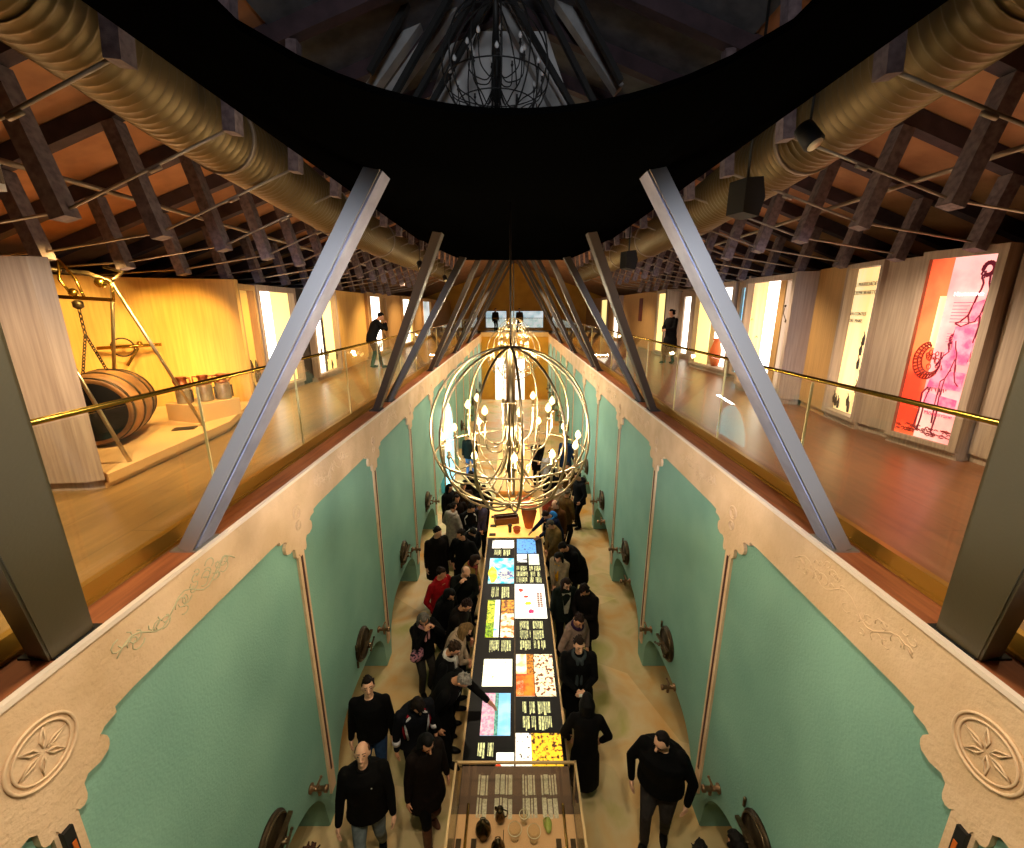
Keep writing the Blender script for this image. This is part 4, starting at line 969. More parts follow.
# ---------------------------------------------------------------- near glass case on the table
t = thing('glass_case', 'rectangular glass case with metal frame at the near end of the table', 'glass case', (0.01, 3.1, .95))
MB().box((0, 0, -.05), (1.30, 2.0, .1)).build('base', M_tside, t)
MB().box((0, 0, -.5), (1.2, 1.9, .8)).build('pedestal', M_tside, t)
MB().box((0, -.08, .006), (1.28, 1.1, .012)).build('sand_board', mat('sand_board', '#d8a878', .6), t)
MB().box((0, .735, .006), (1.28, .52, .012)).build('brown_board', mat('brown_board', '#5c4230', .4), t)
g = MB(); hh = .62
for sx in (-1, 1): g.box((sx * .645, -.2, hh / 2), (.008, 1.55, hh))
g.box((0, .57, hh / 2), (1.29, .008, hh)); g.box((0, -.2, hh), (1.29, 1.55, .008)); g.build('glass', M_caseglass, t)
f = MB()
for sx in (-1, 1): f.box((sx * .65, -.2, hh), (.022, 1.58, .022)); f.box((sx * .65, .57, hh / 2), (.016, .016, hh))
f.box((0, .575, hh), (1.32, .022, .022)); f.build('frame', mat('champagne_frame', '#d8bc8c', .3, .6), t)
r_ = MB()
for sx in (-1, 1): r_.tube([(sx * .53, .56, .03), (sx * .53, -.95, .03)], .016, 8)
r_.build('side_rod', M_brass, t)
cp = MB(); rnd = random.Random(11)
for x0, x1 in ((-.44, -.30), (-.24, -.04), (.08, .24), (.30, .50)):
    for y0, y1 in ((.42, .62), (.66, .88)):
        x = x0
        while x < x1 - .02:
            w_ = rnd.choice((.05, .02)); cp.box(((x + min(x + w_, x1)) / 2, (y0 + y1) / 2 - .0 + rnd.uniform(0, .02), .014), (min(x + w_, x1) - x, y1 - y0, .004)); x += w_ + .012
cp.build('caption_text', mat('case_captions', '#d0c4a4', .6, emit=.12, ecol=hexc('#d0c4a4'), noise=.4, nscale=50), t)
db = MB()
for x in (-.60, -.44, .45, .60): db.box((x, .02, .02), (.055, .42, .02))
db.build('dark_tag', M_iron, t)
MB().box((-.13, -.23, .013), (.008, 1.1, .004)).build('board_seam', M_iron, t)
CZ = .964
def flask(x, y, r, lb, ring=True):
    o = thing('round_flask', lb, 'flask', (x, y, CZ)); MB().lathe([(0, 0), (r * .5, .01), (r * .35, .03), (r * .5, .05), (r, .05 + r * .8), (r * .9, .05 + r * 1.4), (r * .35, .05 + r * 1.95), (r * .3, .08 + r * 2), (0, .08 + r * 2)], (0, 0, 0), n=22).build('body', M_pew2, o)
    MB().tube([(.028 * cos(a), 0, .105 + r * 2 + .028 * sin(a)) for a in [k * pi / 7 for k in range(14)]], .005, 6, True).build('ring_handle', M_pew2, o)
M_pew2 = mat('dark_pewter', '#5c4c34', .25, 1)
flask(-.33, 3.34, .085, 'round dark metal flask with a ring handle inside the near glass case'); flask(-.17, 3.18, .075, 'second round metal flask, nearest the viewer inside the glass case')
o = thing('metal_jug', 'small dark metal jug with a handle inside the near glass case', 'jug', (-.16, 3.50, CZ))
MB().lathe([(0, 0), (.03, 0), (.055, .05), (.05, .10), (.03, .14), (.04, .18), (0, .175)], (0, 0, 0), n=16).build('body', M_pew2, o); MB().tube([(.04, 0, .17), (.08, 0, .15), (.075, 0, .08), (.05, 0, .06)], .007, 6).build('handle', M_pew2, o); MB().bar((-.03, .0, .17), (-.05, .0, .2), .03, .02).build('spout', M_pew2, o)
gl = glassmat('thin_glass', (.97, .97, .93), .8)
for i, (x, y, r, lb) in enumerate(((.0, 3.34, .07, 'round clear glass vessel inside the near case, nearest the flask'), (.20, 3.32, .07, 'round clear glass vessel inside the near case, right of its twin'), (.10, 3.48, .05, 'small glass funnel with a blue base inside the near case'))):
    o = thing('glass_vessel', lb, 'glass vessel', (x, y, CZ)); MB().lathe([(0, 0), (r * .6, .0), (r * .2, .02), (r * .2, .06), (r, .10), (r * .9, .16), (r * .8, .16), (r * .85, .10), (0, .07)], (0, 0, 0), n=20).build('bowl', gl, o)
    MB().tube([(r * cos(a), r * sin(a), .14) for a in [k * pi / 9 for k in range(18)]], .0025, 5, True).build('rim', mat('glass_rim', '#e8e4c8', .2), o)
o = thing('green_glass_piece', 'bent pale green glass piece at the right inside the near case', 'glass piece', (.36, 3.44, CZ + .02))
q = MB(); q.ball((0, 0, .02), (.04, .08, .03), 12); q.tube([(-.02, .07, .02), (-.05, .03, .05), (-.04, -.04, .04)], .007, 6); q.build('body', mat('green_glass', '#9aa450', .15), o)
# ---------------------------------------------------------------- people
SKIN = mat('skin', '#c98f6c', .5, noise=.12, nscale=6); SKINL = mat('skin_pale', '#dba888', .5, noise=.1, nscale=6)
M_eye = mat('eye_dark', '#1a1210', .3); M_lip = mat('lips', '#8c4a40', .5)
def cloth(h, r=.85): c = tuple(v * (.45 if max(hexc(h)) < .03 else .85) for v in hexc(h)); return mat('cloth_' + h.strip('#'), c, r, noise=.35, nscale=14, bump=.25, bscale=26, spec=.12)
def hairm(h): c = tuple(v * .7 for v in hexc(h)); return mat('hair_' + h.strip('#'), c, .7, noise=.5, nscale=40, stretch=(1, 1, .3), bump=.5, bscale=70, spec=.15)
def remesh(mb, name, m, parent, vox, smooth=4):
    me = bpy.data.meshes.new('tmp'); me.from_pydata(mb.v, [], mb.f)
    bm = bmesh.new(); bm.from_mesh(me); bmesh.ops.recalc_face_normals(bm, faces=bm.faces); bm.to_mesh(me); bm.free()
    o = bpy.data.objects.new('tmp', me); C.objects.link(o)
    r = o.modifiers.new('r', 'REMESH'); r.mode = 'VOXEL'; r.voxel_size = vox; r.use_smooth_shade = True
    s_ = o.modifiers.new('s', 'SMOOTH'); s_.iterations = smooth; s_.factor = .5
    dg = bpy.context.evaluated_depsgraph_get(); dg.update()
    out = bpy.data.meshes.new_from_object(o.evaluated_get(dg)); bpy.data.objects.remove(o); bpy.data.meshes.remove(me)
    out.name = name; out.materials.clear(); out.materials.append(m)
    for p in out.polygons: p.use_smooth = True
    no = bpy.data.objects.new(name, out); C.objects.link(no); no.parent = parent
    return no
def cap(mb, a, b, ra, rb, n=10):
    a = Vector(a); b = Vector(b); d = b - a
    if d.length < 1e-4: return
    z = d.normalized(); pts = []; rr = []
    for t in (90, 60, 30, 0): pts.append(a - z * ra * sin(R(t))); rr.append(max(ra * cos(R(t)), .001))
    for t in (0, 30, 60, 90): pts.append(b + z * rb * sin(R(t))); rr.append(max(rb * cos(R(t)), .001))
    mb.tube(pts, rr, n)
def loft(mb, secs, n=18):
    """secs: (centre, rx, ry, M) stacked ellipses"""
    V = []; F = []
    for c, rx, ry, M in secs:
        for k in range(n): a = 2 * pi * k / n; V.append(c + M @ Vector((rx * cos(a), ry * sin(a), 0)))
    for i in range(len(secs) - 1):
        for k in range(n): l = (k + 1) % n; F.append((i * n + k, i * n + l, (i + 1) * n + l, (i + 1) * n + k))
    F += [tuple(range(n))[::-1], tuple((len(secs) - 1) * n + k for k in range(n))]
    mb.add(V, F)
def ik(S, T, l1, l2, hint):
    d = T - S; L = min(d.length, (l1 + l2) * .995); z = d.normalized(); T = S + z * L
    a = (l1 * l1 - l2 * l2 + L * L) / (2 * L); h = math.sqrt(max(l1 * l1 - a * a, 0)); u = hint - z * hint.dot(z); u.normalize()
    return S + z * a + u * h, T
def person(label, x, y, face=0, top='#101014', trou='#15151a', hair='#1c130e', hs='short', style='jacket', lean=0, pitch=15, yaw=0, hands='down', stride=0, h=1.74, bulk=1.0, z=0, skin=None, shoes='#120e0c', near=None, tilt=0, extra=None, group=None, female=False):
    near = (y < 6.6) if near is None else near
    vox = .0085 if near else (.012 if y < 10.5 else .016)
    k = h / 1.75; root = thing('person', label, 'person', (x, y, z), pi + R(face), group); root.scale = (k, k, k)
    sk = skin or SKIN
    LA = R(lean); Hp = Vector((0, -.25 * sin(LA), .93))
    Mt = Matrix.Rotation(-LA, 3, 'X') @ Matrix.Rotation(R(tilt), 3, 'Y')   # front is +Y
    def T(p): return Hp + Mt @ (Vector(p) - Vector((0, 0, .93)))
    neck = T((0, -.005, 1.50)); Mh = Mt @ Matrix.Rotation(R(yaw), 3, 'Z') @ Matrix.Rotation(-R(pitch), 3, 'X')
    def Hd(p): return neck + Mh @ (Vector(p) - Vector((0, 0, 1.50)))
    sw = .182 if female else .205; bulk *= 1.08; pitch = pitch * .55 - 4
    # legs
    legs = []
    for s_ in (-1, 1):
        hip = Hp + Vector((s_ * .088, 0, -.03)); ft = Vector((s_ * .095, s_ * stride * .5, .085))
        kn, ft = ik(hip, ft, .42, .43, Vector((s_ * .1, 1, 0))); legs.append((s_, hip, kn, ft))
    # arms
    SH = {s_: T((s_ * sw, -.005, 1.40)) for s_ in (-1, 1)}
    HT = {}
    if isinstance(hands, str): hands = (hands, hands)
    for s_, hd in zip((-1, 1), hands):
        if hd == 'down': t_ = Vector((s_ * .27, .04, .86)); hint = Vector((s_ * .4, -1, 0)); cu = .5
        elif hd == 'akimbo': t_ = Vector((s_ * .30, .10, .90)); hint = Vector((s_ * 1.4, -.5, 0)); cu = .5
        elif hd == 'swing': t_ = Vector((s_ * .29, .16, .88)); hint = Vector((s_ * .5, -1, 0)); cu = .7
        elif hd == 'pocket': t_ = Vector((s_ * .23, .09, .93)); hint = Vector((s_ * 1, -.6, 0)); cu = .4
        elif hd == 'hold': t_ = Vector((s_ * .05, .30, 1.10)); hint = Vector((s_ * .9, -.5, -.5)); cu = 1.0
        elif hd == 'low': t_ = Vector((s_ * .04, .22, .92)); hint = Vector((s_ * 1, -.5, 0)); cu = .8
        elif hd == 'table': t_ = Vector((s_ * .16, .50 + .25 * sin(LA), 1.03)); hint = Vector((s_ * .7, -.3, -.8)); cu = .25
        elif hd == 'face': t_ = T((s_ * .08, .22, 1.50)); hint = Vector((s_ * .8, .1, -1)); cu = 1.1
        elif hd == 'back': t_ = Vector((s_ * .10, -.18, .98)); hint = Vector((s_ * 1, -.6, 0)); cu = .8
        el, w_ = ik(SH[s_], t_, .285, .255, hint); HT[s_] = (el, w_, cu)
    def torso(mb, g, z0=.86, flare=0):
        b_ = bulk; S = []
        prof = [(z0, .150 + flare, .105 + flare * .8)] if z0 < .84 else []
        if z0 < .84: prof += [(.80, .165 + flare * .4, .118 + flare * .3)]
        prof += [(.87, .163, .118), (.97, .158, .112), (1.08, .148, .106), (1.20, .160, .114), (1.30, .172, .120), (1.38, .168, .108), (1.435, .125, .085), (1.47, .075, .066)]
        for zz, rx, ry in prof:
            bb = b_ if zz < 1.4 else 1 + (b_ - 1) * .4
            if zz < .9: c = Vector((Hp.x, Hp.y * (1 - 0) , zz)) if lean else T((0, 0, zz)); M = Matrix.Identity(3)
            else: c = T((0, -.005, zz)); M = Mt
            S.append((c, rx * bb + g, ry * (bb * 1.05 if bb > 1 else 1) + g, M))
        loft(mb, S)
    # ---- body: one continuous surface
    B = MB(); torso(B, -.012)
    cap(B, T((0, -.01, 1.44)), Hd((0, .0, 1.56)), .058, .052, 12)
    hc = Hd((0, .012, 1.635)); 
    def ell(mb, c, r, M, n=16):
        o0 = len(mb.v); mb.ball((0, 0, 0), r, n)
        for i in range(o0, len(mb.v)): mb.v[i] = tuple(c + M @ Vector(mb.v[i]))
    ell(B, hc, (.073, .090, .100), Mh); ell(B, Hd((0, .032, 1.572)), (.052, .058, .056), Mh, 12)
    cap(B, Hd((0, .097, 1.635)), Hd((0, .123, 1.603)), .011, .017, 8); cap(B, Hd((-.035, .086, 1.652)), Hd((.035, .086, 1.652)), .012, .012, 8)
    cap(B, Hd((-.018, .088, 1.575)), Hd((.018, .088, 1.575)), .010, .010, 8); ell(B, Hd((0, .078, 1.540)), (.024, .02, .02), Mh, 8)
    for s_ in (-1, 1): ell(B, Hd((s_ * .078, .005, 1.615)), (.012, .020, .032), Mh, 8)
    for s_, hip, kn, ft in legs:
        cap(B, hip, kn, .080, .052, 12); cap(B, kn, ft, .052, .036, 12); cap(B, ft + Vector((0, -.03, -.05)), ft + Vector((s_ * .02, .15, -.055)), .034, .028)
    for s_ in (-1, 1):
        el, w_, cu = HT[s_]; cap(B, SH[s_], el, .050, .038, 10); cap(B, el, w_, .038, .026, 10)
        d = (w_ - el).normalized(); inn = Vector((-s_, .0, -.25)); inn = (inn - d * inn.dot(d)).normalized() if abs(d.x) < .9 else Vector((0, 0, -1)); sd = d.cross(inn).normalized()
        if sd.y < 0: sd = -sd                           # thumb side
        cap(B, w_, w_ + d * .055, .027, .030, 8); cap(B, w_ + d * .03 + sd * .012, w_ + d * .085 + sd * .022, .019, .015, 8); cap(B, w_ + d * .03 - sd * .012, w_ + d * .08 - sd * .022, .019, .015, 8)
        fr = .0095 if near else .012
        for j, (of, ln) in enumerate(((.030, .070), (.011, .080), (-.010, .075), (-.029, .058))):
            p0 = w_ + d * .085 + sd * of; a_ = cu * .5; d1 = (d * cos(a_) + inn * sin(a_)).normalized(); p1 = p0 + d1 * ln * .5; a_ = cu * 1.3; d2 = (d * cos(a_) + inn * sin(a_)).normalized(); p2 = p1 + d2 * ln * .5
            cap(B, p0, p1, fr, fr, 6); cap(B, p1, p2, fr, fr * .85, 6)
        t0 = w_ + d * .025 + sd * .022; t1 = t0 + (d * .6 + sd * .7 + inn * .3).normalized() * .04; t2 = t1 + (d * .9 + sd * .15 + inn * .4).normalized() * .032
        cap(B, t0, t1, .013, .011, 6); cap(B, t1, t2, .011, .009, 6)
    remesh(B, 'body', sk, root, vox, 3 if near else 2)
    if near:
        for s_ in (-1, 1):
            e = MB(); ell(e, Hd((s_ * .031, .088, 1.634)), (.013, .010, .008), Mh, 10); e.build('eye', M_eye, root)
        for s_ in (-1, 1):
            e = MB(); cap(e, Hd((s_ * .016, .099, 1.660)), Hd((s_ * .048, .088, 1.660)), .0055, .004, 6); e.build('eyebrow', hairm(hair), root)
        e = MB(); ell(e, Hd((0, .099, 1.577)), (.022, .006, .007), Mh, 10); e.build('lips', M_lip, root)
    # ---- trousers, shoes
    if isinstance(trou, str):
        q = MB(); loft(q, [(Hp + Vector((0, 0, zz)), rx * bulk, ry * bulk, Matrix.Identity(3)) for zz, rx, ry in ((-.13, .12, .10), (-.06, .165, .125), (.03, .165, .122), (.08, .155, .115))])
        for s_, hip, kn, ft in legs: cap(q, hip, kn, .094 * bulk, .068, 12); cap(q, kn, ft + Vector((0, 0, .0)), .068, .055, 12)
        remesh(q, 'trousers', cloth(trou), root, .012 if near else .018, 3)
    for s_, hip, kn, ft in legs:
        q = MB(); f0 = Vector((ft.x, ft.y, .045)); ell(q, f0 + Vector((s_ * .005, .06, -.003)), (.048, .135, .042), Matrix.Rotation(-s_ * R(8), 3, 'Z'), 14)
        if style.endswith('boots'): cap(q, kn - Vector((0, 0, .10)), ft, .066, .055, 12)
        q.build('shoe', cloth(shoes, .5), root)
    # ---- top garment
    q = MB(); hem = {'sweater': .86, 'jacket': .80, 'coat': .56, 'coatboots': .62, 'long': .30}[style]
    g = .018 if style == 'sweater' else .028
    torso(q, g, hem if hem < .84 else .86, {'sweater': 0, 'jacket': .03, 'coat': .045, 'coatboots': .05, 'long': .06}[style])
    for s_ in (-1, 1):
        el, w_, cu = HT[s_]; cap(q, SH[s_] + Vector((-s_ * .01, 0, 0)), el, .066 * (bulk * .5 + .5) + (.006 if style != 'sweater' else 0), .055, 12); cap(q, el, el + (w_ - el) * .93, .055, .042, 12)
        cap(q, T((s_ * .07, -.01, 1.43)), SH[s_], .055, .060, 10)
    cl = top if not isinstance(top, str) else cloth(top)
    go = remesh(q, {'sweater': 'sweater', 'jacket': 'jacket', 'coat': 'coat', 'coatboots': 'coat', 'long': 'long_coat'}[style], cl, root, .010 if near else .016, 5)
    if style != 'sweater':
        q = MB(); q.tube([T((.068 * cos(a), -.008 + .066 * sin(a), 1.478 + .012 * sin(a) * -1)) for a in [i * pi / 9 for i in range(18)]], .020, 7, True); q.build('collar', cl, go)
    # ---- hair
    def hair_shell(face_z, thick, back, m, wob=0):
        n = 24; mm = 16; V = []; F = []; rnd = random.Random(int(x * 97 + y * 31))
        for i in range(mm + 1):
            ph = pi * i / mm
            for j in range(n):
                a = 2 * pi * j / n; dx, dy, dz = sin(ph) * cos(a), sin(ph) * sin(a), cos(ph)
                inside = (dy > .18 and dz < face_z + .12) or dz < back or (dy > -.1 and dz < .0)
                if hs == 'bald' and (dz > .45 or dy > .1): inside = True
                f_ = .90 if inside else thick + rnd.uniform(-wob, wob)
                V.append(hc + Mh @ Vector((.073 * dx * f_, .090 * dy * f_, .100 * dz * f_ + (.004 if not inside else 0))))
        for i in range(mm):
            for j in range(n): l = (j + 1) % n; F.append((i * n + j, (i + 1) * n + j, (i + 1) * n + l, i * n + l))
        return V, F
    hm = hairm(hair); q = MB()
    if hs in ('short', 'bald', 'balding'):
        V, F = hair_shell(.58 if hs == 'short' else .80, 1.13, -.5, hm, .015); q.add(V, F, 0, True)
        if hs == 'short':
            rnd = random.Random(int(x * 53 + y * 17))
            for i in range(46):
                ph = rnd.uniform(0, 1.55); a = rnd.uniform(0, 2 * pi); dv = Vector((sin(ph) * cos(a), sin(ph) * sin(a), cos(ph)))
                if dv.y > .2 and dv.z < .78: continue
                c_ = hc + Mh @ Vector((.078 * dv.x, .096 * dv.y, .110 * dv.z)); tw = Mh @ Vector((rnd.uniform(-.02, .02), .030, rnd.uniform(-.012, .004))); cap(q, c_ - tw, c_ + tw, .011, .006, 6)
            remesh(q, 'hair', hm, root, .008 if near else .014, 1)
        else: q.build('hair', hm, root)
    elif hs == 'curly':
        V, F = hair_shell(.50, 1.18, -.55, hm, .02); q.add(V, F, 0, True); rnd = random.Random(5)
        for i in range(60):
            ph = rnd.uniform(0, 1.9); a = rnd.uniform(0, 2 * pi); dv = Vector((sin(ph) * cos(a), sin(ph) * sin(a), cos(ph)))
            if dv.y > .3 and dv.z < .5: continue
            ell(q, hc + Mh @ Vector((.08 * dv.x, .098 * dv.y, .108 * dv.z)), (.024, .024, .024), Matrix.Identity(3), 6)
        remesh(q, 'hair', hm, root, .010, 1)
    elif hs in ('long', 'bob', 'hoodfur', 'bun'):
        V, F = hair_shell(.55, 1.17, -.6, hm, .015); q.add(V, F, 0, True)
        if hs == 'bun': ell(q, Hd((0, -.12, 1.66)), (.045, .045, .045), Mh, 10)
        dn = {'long': .30, 'bob': .14, 'hoodfur': .12, 'bun': .02}[hs]
        for aa in range(-100, 101, 20):
            r_ = R(aa); p0 = Hd((.076 * sin(r_), .01 - .088 * cos(r_), 1.64)); p1 = Hd((.088 * sin(r_), .0 - .092 * cos(r_), 1.60)); p2 = p1 + Mt @ Vector((.0, -.01, -dn))
            cap(q, p0, p1, .024, .026, 8); cap(q, p1, p2, .026, .020, 8)
        remesh(q, 'hair', hm, root, .010 if near else .014, 2)
    elif hs == 'cap':
        V, F = hair_shell(.50, 1.20, -.35, hm, 0); q.add(V, F, 0, True); ell(q, Hd((0, .10, 1.675)), (.06, .05, .012), Mh, 12); q.build('flat_cap', hm, root)
    if extra: extra(root, T, Hd, HT, Mt, Mh, ell, cap)
    return root
# accessories
def scarf(col, drop=.3, w_=.028):
    def fn(root, T, Hd, HT, Mt, Mh, ell, cap):
        q = MB(); q.tube([T((.085 * cos(a), .02 + .085 * sin(a), 1.465 - .02 * sin(a))) for a in [i * pi / 9 for i in range(18)]], .030, 8, True)
        if drop: cap(q, T((.03, .12, 1.44)), T((.035, .155, 1.44 - drop)), w_, w_ * .9, 8); cap(q, T((-.03, .12, 1.44)), T((-.03, .155, 1.46 - drop)), w_, w_ * .8, 8)
        remesh(q, 'scarf', cloth(col), root, .010, 2)
    return fn
def shirt_v(col, w_=.05, low=1.05):
    def fn(root, T, Hd, HT, Mt, Mh, ell, cap):
        q = MB(); V = [T((-w_, .118, 1.43)), T((w_, .118, 1.43)), T((w_ * .8, .165, 1.25)), T((w_ * .4, .160, low)), T((-w_ * .4, .160, low)), T((-w_ * .8, .165, 1.25))]
        V2 = [v - Mt @ Vector((0, .03, 0)) for v in V]; q.add(V + V2, [(0, 1, 2, 3, 4, 5), (11, 10, 9, 8, 7, 6)] + [(i, (i + 1) % 6, 6 + (i + 1) % 6, 6 + i) for i in range(6)]); q.build('shirt_front', cloth(col), root)
    return fn
def glasses(root, T, Hd, HT, Mt, Mh, ell, cap):
    q = MB()
    for s_ in (-1, 1): q.tube([Hd((s_ * .031 + .021 * cos(a), .104, 1.632 + .016 * sin(a))) for a in [i * pi / 6 for i in range(12)]], .003, 5, True); q.tube([Hd((s_ * .052, .104, 1.635)), Hd((s_ * .078, .01, 1.635))], .003, 5)
    q.tube([Hd((-.01, .106, 1.636)), Hd((.01, .106, 1.636))], .003, 5); q.build('glasses', mat('glasses_frame', '#181410', .3), root)
def hood(col, r=.045, drop=-.03):
    def fn(root, T, Hd, HT, Mt, Mh, ell, cap):
        q = MB(); ell(q, T((0, -.12, 1.47)), (.13, .07, .085), Mt, 14); q.tube([T((.105 * cos(a), -.02 + .10 * sin(a), 1.47)) for a in [i * pi / 9 for i in range(18)]], r, 8, True); remesh(q, 'hood', cloth(col), root, .012, 3)
    return fn
def both(*fs):
    def fn(*a):
        for f in fs: f(*a)
    return fn
def bag(root, T, Hd, HT, Mt, Mh, ell, cap):
    q = MB(); q.ball((.19, .12, .98), (.13, .06, .14), 16); q.build('floral_bag', mat('floral_fabric', '#c88a9c', .7, col2='#241c34', nscale=22, ramp=(.45, .5)), root)
    q = MB().tube([(.22, .10, 1.08), (.10, .15, 1.30), (-.10, .05, 1.46), (-.12, -.12, 1.40), (.12, -.15, 1.15), (.22, .02, 1.05)], .010, 6); q.build('bag_strap', cloth('#2a2024'), root)
def stripes(cols):
    def fn(root, T, Hd, HT, Mt, Mh, ell, cap):
        for s_ in (-1, 1):
            el, w_, cu = HT[s_]; S = T((s_ * .15, .0, 1.44))
            for off, c in zip((.0, .03), cols):
                q = MB(); q.tube([T((s_ * (.09 + off * .3), .10 - off, 1.45)), T((s_ * (.155 + off * .5), .085 - off, 1.36)), T((s_ * (.15 + off), .135 - off, 1.22)), T((s_ * (.13 + off), .15 - off, 1.08))], .016, 6); q.build('stripe', cloth(c), root)
            q = MB(); m_ = el.lerp(w_, .55); d = (w_ - el).normalized(); q.lathe([(.052, -.035), (.056, 0), (.050, .035)], m_, d, 14); q.build('cuff_band', cloth(cols[0]), root)
    return fn
def badge(root, T, Hd, HT, Mt, Mh, ell, cap):
    q = MB(); ell(q, T((-.085, .150, 1.33)), (.018, .010, .018), Mt, 12); q.build('chest_badge', cloth('#c8c0b0'), root)
def furcollar(col):
    def fn(root, T, Hd, HT, Mt, Mh, ell, cap):
        q = MB(); rnd = random.Random(2)
        for i in range(40):
            a = rnd.uniform(0, 2 * pi); ell(q, T((.095 * cos(a), .085 * sin(a), 1.46 + rnd.uniform(-.03, .03))), (.035, .03, .035), Mt, 6)
        remesh(q, 'fur_collar', hairm(col), root, .012, 1)
    return fn
def card(root, T, Hd, HT, Mt, Mh, ell, cap):
    q = MB(); p = (HT[-1][1] + HT[1][1]) / 2 + Vector((0, .09, 0)); q.box(p, (.07, .05, .005)); q.build('white_card', cloth('#e8e8e0'), root)
BLK = '#0b0b0e'
# left aisle, near to far
person('bald man in black zipped jacket and light jeans walking along the left wall', -1.68, 3.72, 12, '#0d0c0c', '#7d8a90', '#6e4c38', 'bald', 'jacket', 4, -24, 0, 'swing', .30, 1.76, 1.15, skin=SKINL, extra=both(shirt_v('#9a9a98', .035, 1.30), badge))
person('dark haired man in plain black sweater and blue jeans by the left wall', -1.90, 4.60, 8, '#08080a', '#2c4468', '#20140e', 'short', 'sweater', 0, -12, 15, 'down', .1, 1.75, 1.08, skin=SKINL)
person('brown haired head at the bottom edge, left, in a rust top', -1.84, 2.80, 5, '#5a2814', '#2a2a30', '#4a2c1a', 'short', 'jacket', 0, 10, -10, 'down', .1, 1.72, skin=SKINL)
person('visitor in black sports jacket with red and white stripes, looking down', -1.32, 4.56, 30, '#1a1c26', '#15161c', '#1c120c', 'curly', 'jacket', 12, 35, 10, 'down', .1, 1.70, 1.05, extra=stripes(('#d8d4d8', '#9c1828')))
person('black haired woman in dark brown leather coat, leggings and tall tan boots', -1.06, 3.98, 38, '#20130e', '#08080a', '#0a0808', 'bob', 'coatboots', 4, 22, 0, 'down', .28, 1.68, 1.05, shoes='#6e4634', female=True, extra=furcollar('#1a110e'))
person('grey haired man in black coat bending to touch the harbour screen', -.97, 4.94, 70, '#09090b', '#0a0a0c', '#a8a29c', 'short', 'coat', 30, 35, 0, ('table', 'down'), .1, 1.78, 1.05, extra=shirt_v('#b8b8bc', .03, 1.36))
person('visitor in black coat with white scarf, seen from behind the grey haired man', -1.04, 5.38, 80, BLK, BLK, '#3c2a1c', 'short', 'coat', 12, 30, 0, 'pocket', 0, 1.72, extra=scarf('#c8c4bc', .12))
person('long blond haired woman in beige padded jacket leaning on the table', -.97, 5.82, 95, '#b09880', '#14141a', '#8a6c44', 'long', 'jacket', 22, 25, 0, 'low', 0, 1.68, female=True)
person('woman in black coat with fur hood, pink scarf and floral shoulder bag', -1.52, 6.10, 40, '#09090b', '#33302c', '#7c746c', 'hoodfur', 'jacket', 6, 32, -20, ('face', 'face'), .05, 1.68, female=True, extra=both(bag, furcollar('#3a2c20'), scarf('#d89c9c', .22)))
person('dark haired man with glasses in dark brown coat looking at the table', -.97, 6.36, 70, '#1a120d', '#121216', '#33201a', 'short', 'coat', 14, 30, 0, 'low', 0, 1.75, extra=glasses)
person('black haired visitor in black behind the red jacket', -1.27, 6.74, 60, '#08080a', BLK, '#090708', 'bob', 'coat', 12, 30, 0, 'pocket', 0, 1.68)
person('man in bright red jacket looking right', -1.42, 7.20, 50, '#a01018', '#15161c', '#2a1a14', 'short', 'jacket', 2, 15, 20, 'pocket', 0, 1.72, extra=shirt_v('#b89468', .035, 1.2))
person('bald man in dark green sweater with raised hand', -.98, 7.36, 10, '#0f140f', '#101014', '#a08878', 'bald', 'sweater', 8, 25, 40, ('hold', 'face'), 0, 1.72, 1.05, skin=SKINL)
person('dark haired woman in mustard top and flowered scarf beside the turquoise screen', -.94, 7.84, 75, '#8a6c30', '#1c1814', '#2e1c14', 'bob', 'jacket', 14, 28, 0, 'low', 0, 1.66, female=True, extra=scarf('#8c3c34', .35))
person('tall man in dark brown coat and white collar talking by the left wall', -1.72, 8.62, 35, '#1a120e', '#101014', '#1a120e', 'short', 'coat', 2, 12, 25, 'down', 0, 1.80, 1.1, skin=SKINL, extra=shirt_v('#c8c4c0', .035, 1.28))
person('man in black suit coat facing the white collared man', -1.12, 8.56, -20, '#08080a', BLK, '#1e1410', 'short', 'coat', 2, 15, -40, 'pocket', 0, 1.78, 1.08)
person('dark haired visitor stooping behind the black suited man', -1.04, 9.10, 20, '#0c0c10', BLK, '#0e0a08', 'short', 'jacket', 20, 35, 20, 'low', 0, 1.70)
person('visitor in black tracksuit top with white shoulder stripes', -1.16, 10.02, 30, '#0b0b0e', '#0e0e12', '#1c1410', 'short', 'jacket', 8, 25, 30, 'low', 0, 1.74, extra=stripes(('#d8d4cc', '#0b0b0e')))
person('visitor in pale grey coat with big hood, back turned, by the left wall', -1.56, 10.0, 140, '#a89c90', '#1c1818', '#241812', 'short', 'coat', 2, 10, 0, 'pocket', 0, 1.70, extra=hood('#b8aca0'))
person('visitor in mauve padded jacket with clasped hands by the amber table', -.92, 10.35, 15, '#4c4258', '#15151c', '#241812', 'short', 'jacket', 4, 25, 0, 'low', 0, 1.62, female=True)
person('dark haired visitor with lit face behind the pale grey hood', -1.54, 10.62, 20, '#241812', BLK, '#1c120e', 'bob', 'jacket', 2, 12, 10, 'pocket', 0, 1.68)
person('brown jacketed visitor in the left aisle crowd under the chandelier', -1.44, 11.3, 10, '#3a281c', BLK, '#4a3424', 'short', 'jacket', 2, 12, 10, 'down', 0, 1.74)
person('black haired visitor in black nearest the left wall under the chandelier', -1.86, 11.3, 60, BLK, BLK, '#0a0808', 'long', 'coat', 2, 12, 10, 'down', 0, 1.68)
person('dark coated visitor at the left crowd edge, farther under the chandelier', -1.30, 12.1, 20, '#16100e', BLK, '#120c0a', 'short', 'coat', 2, 12, 10, 'down', 0, 1.76)
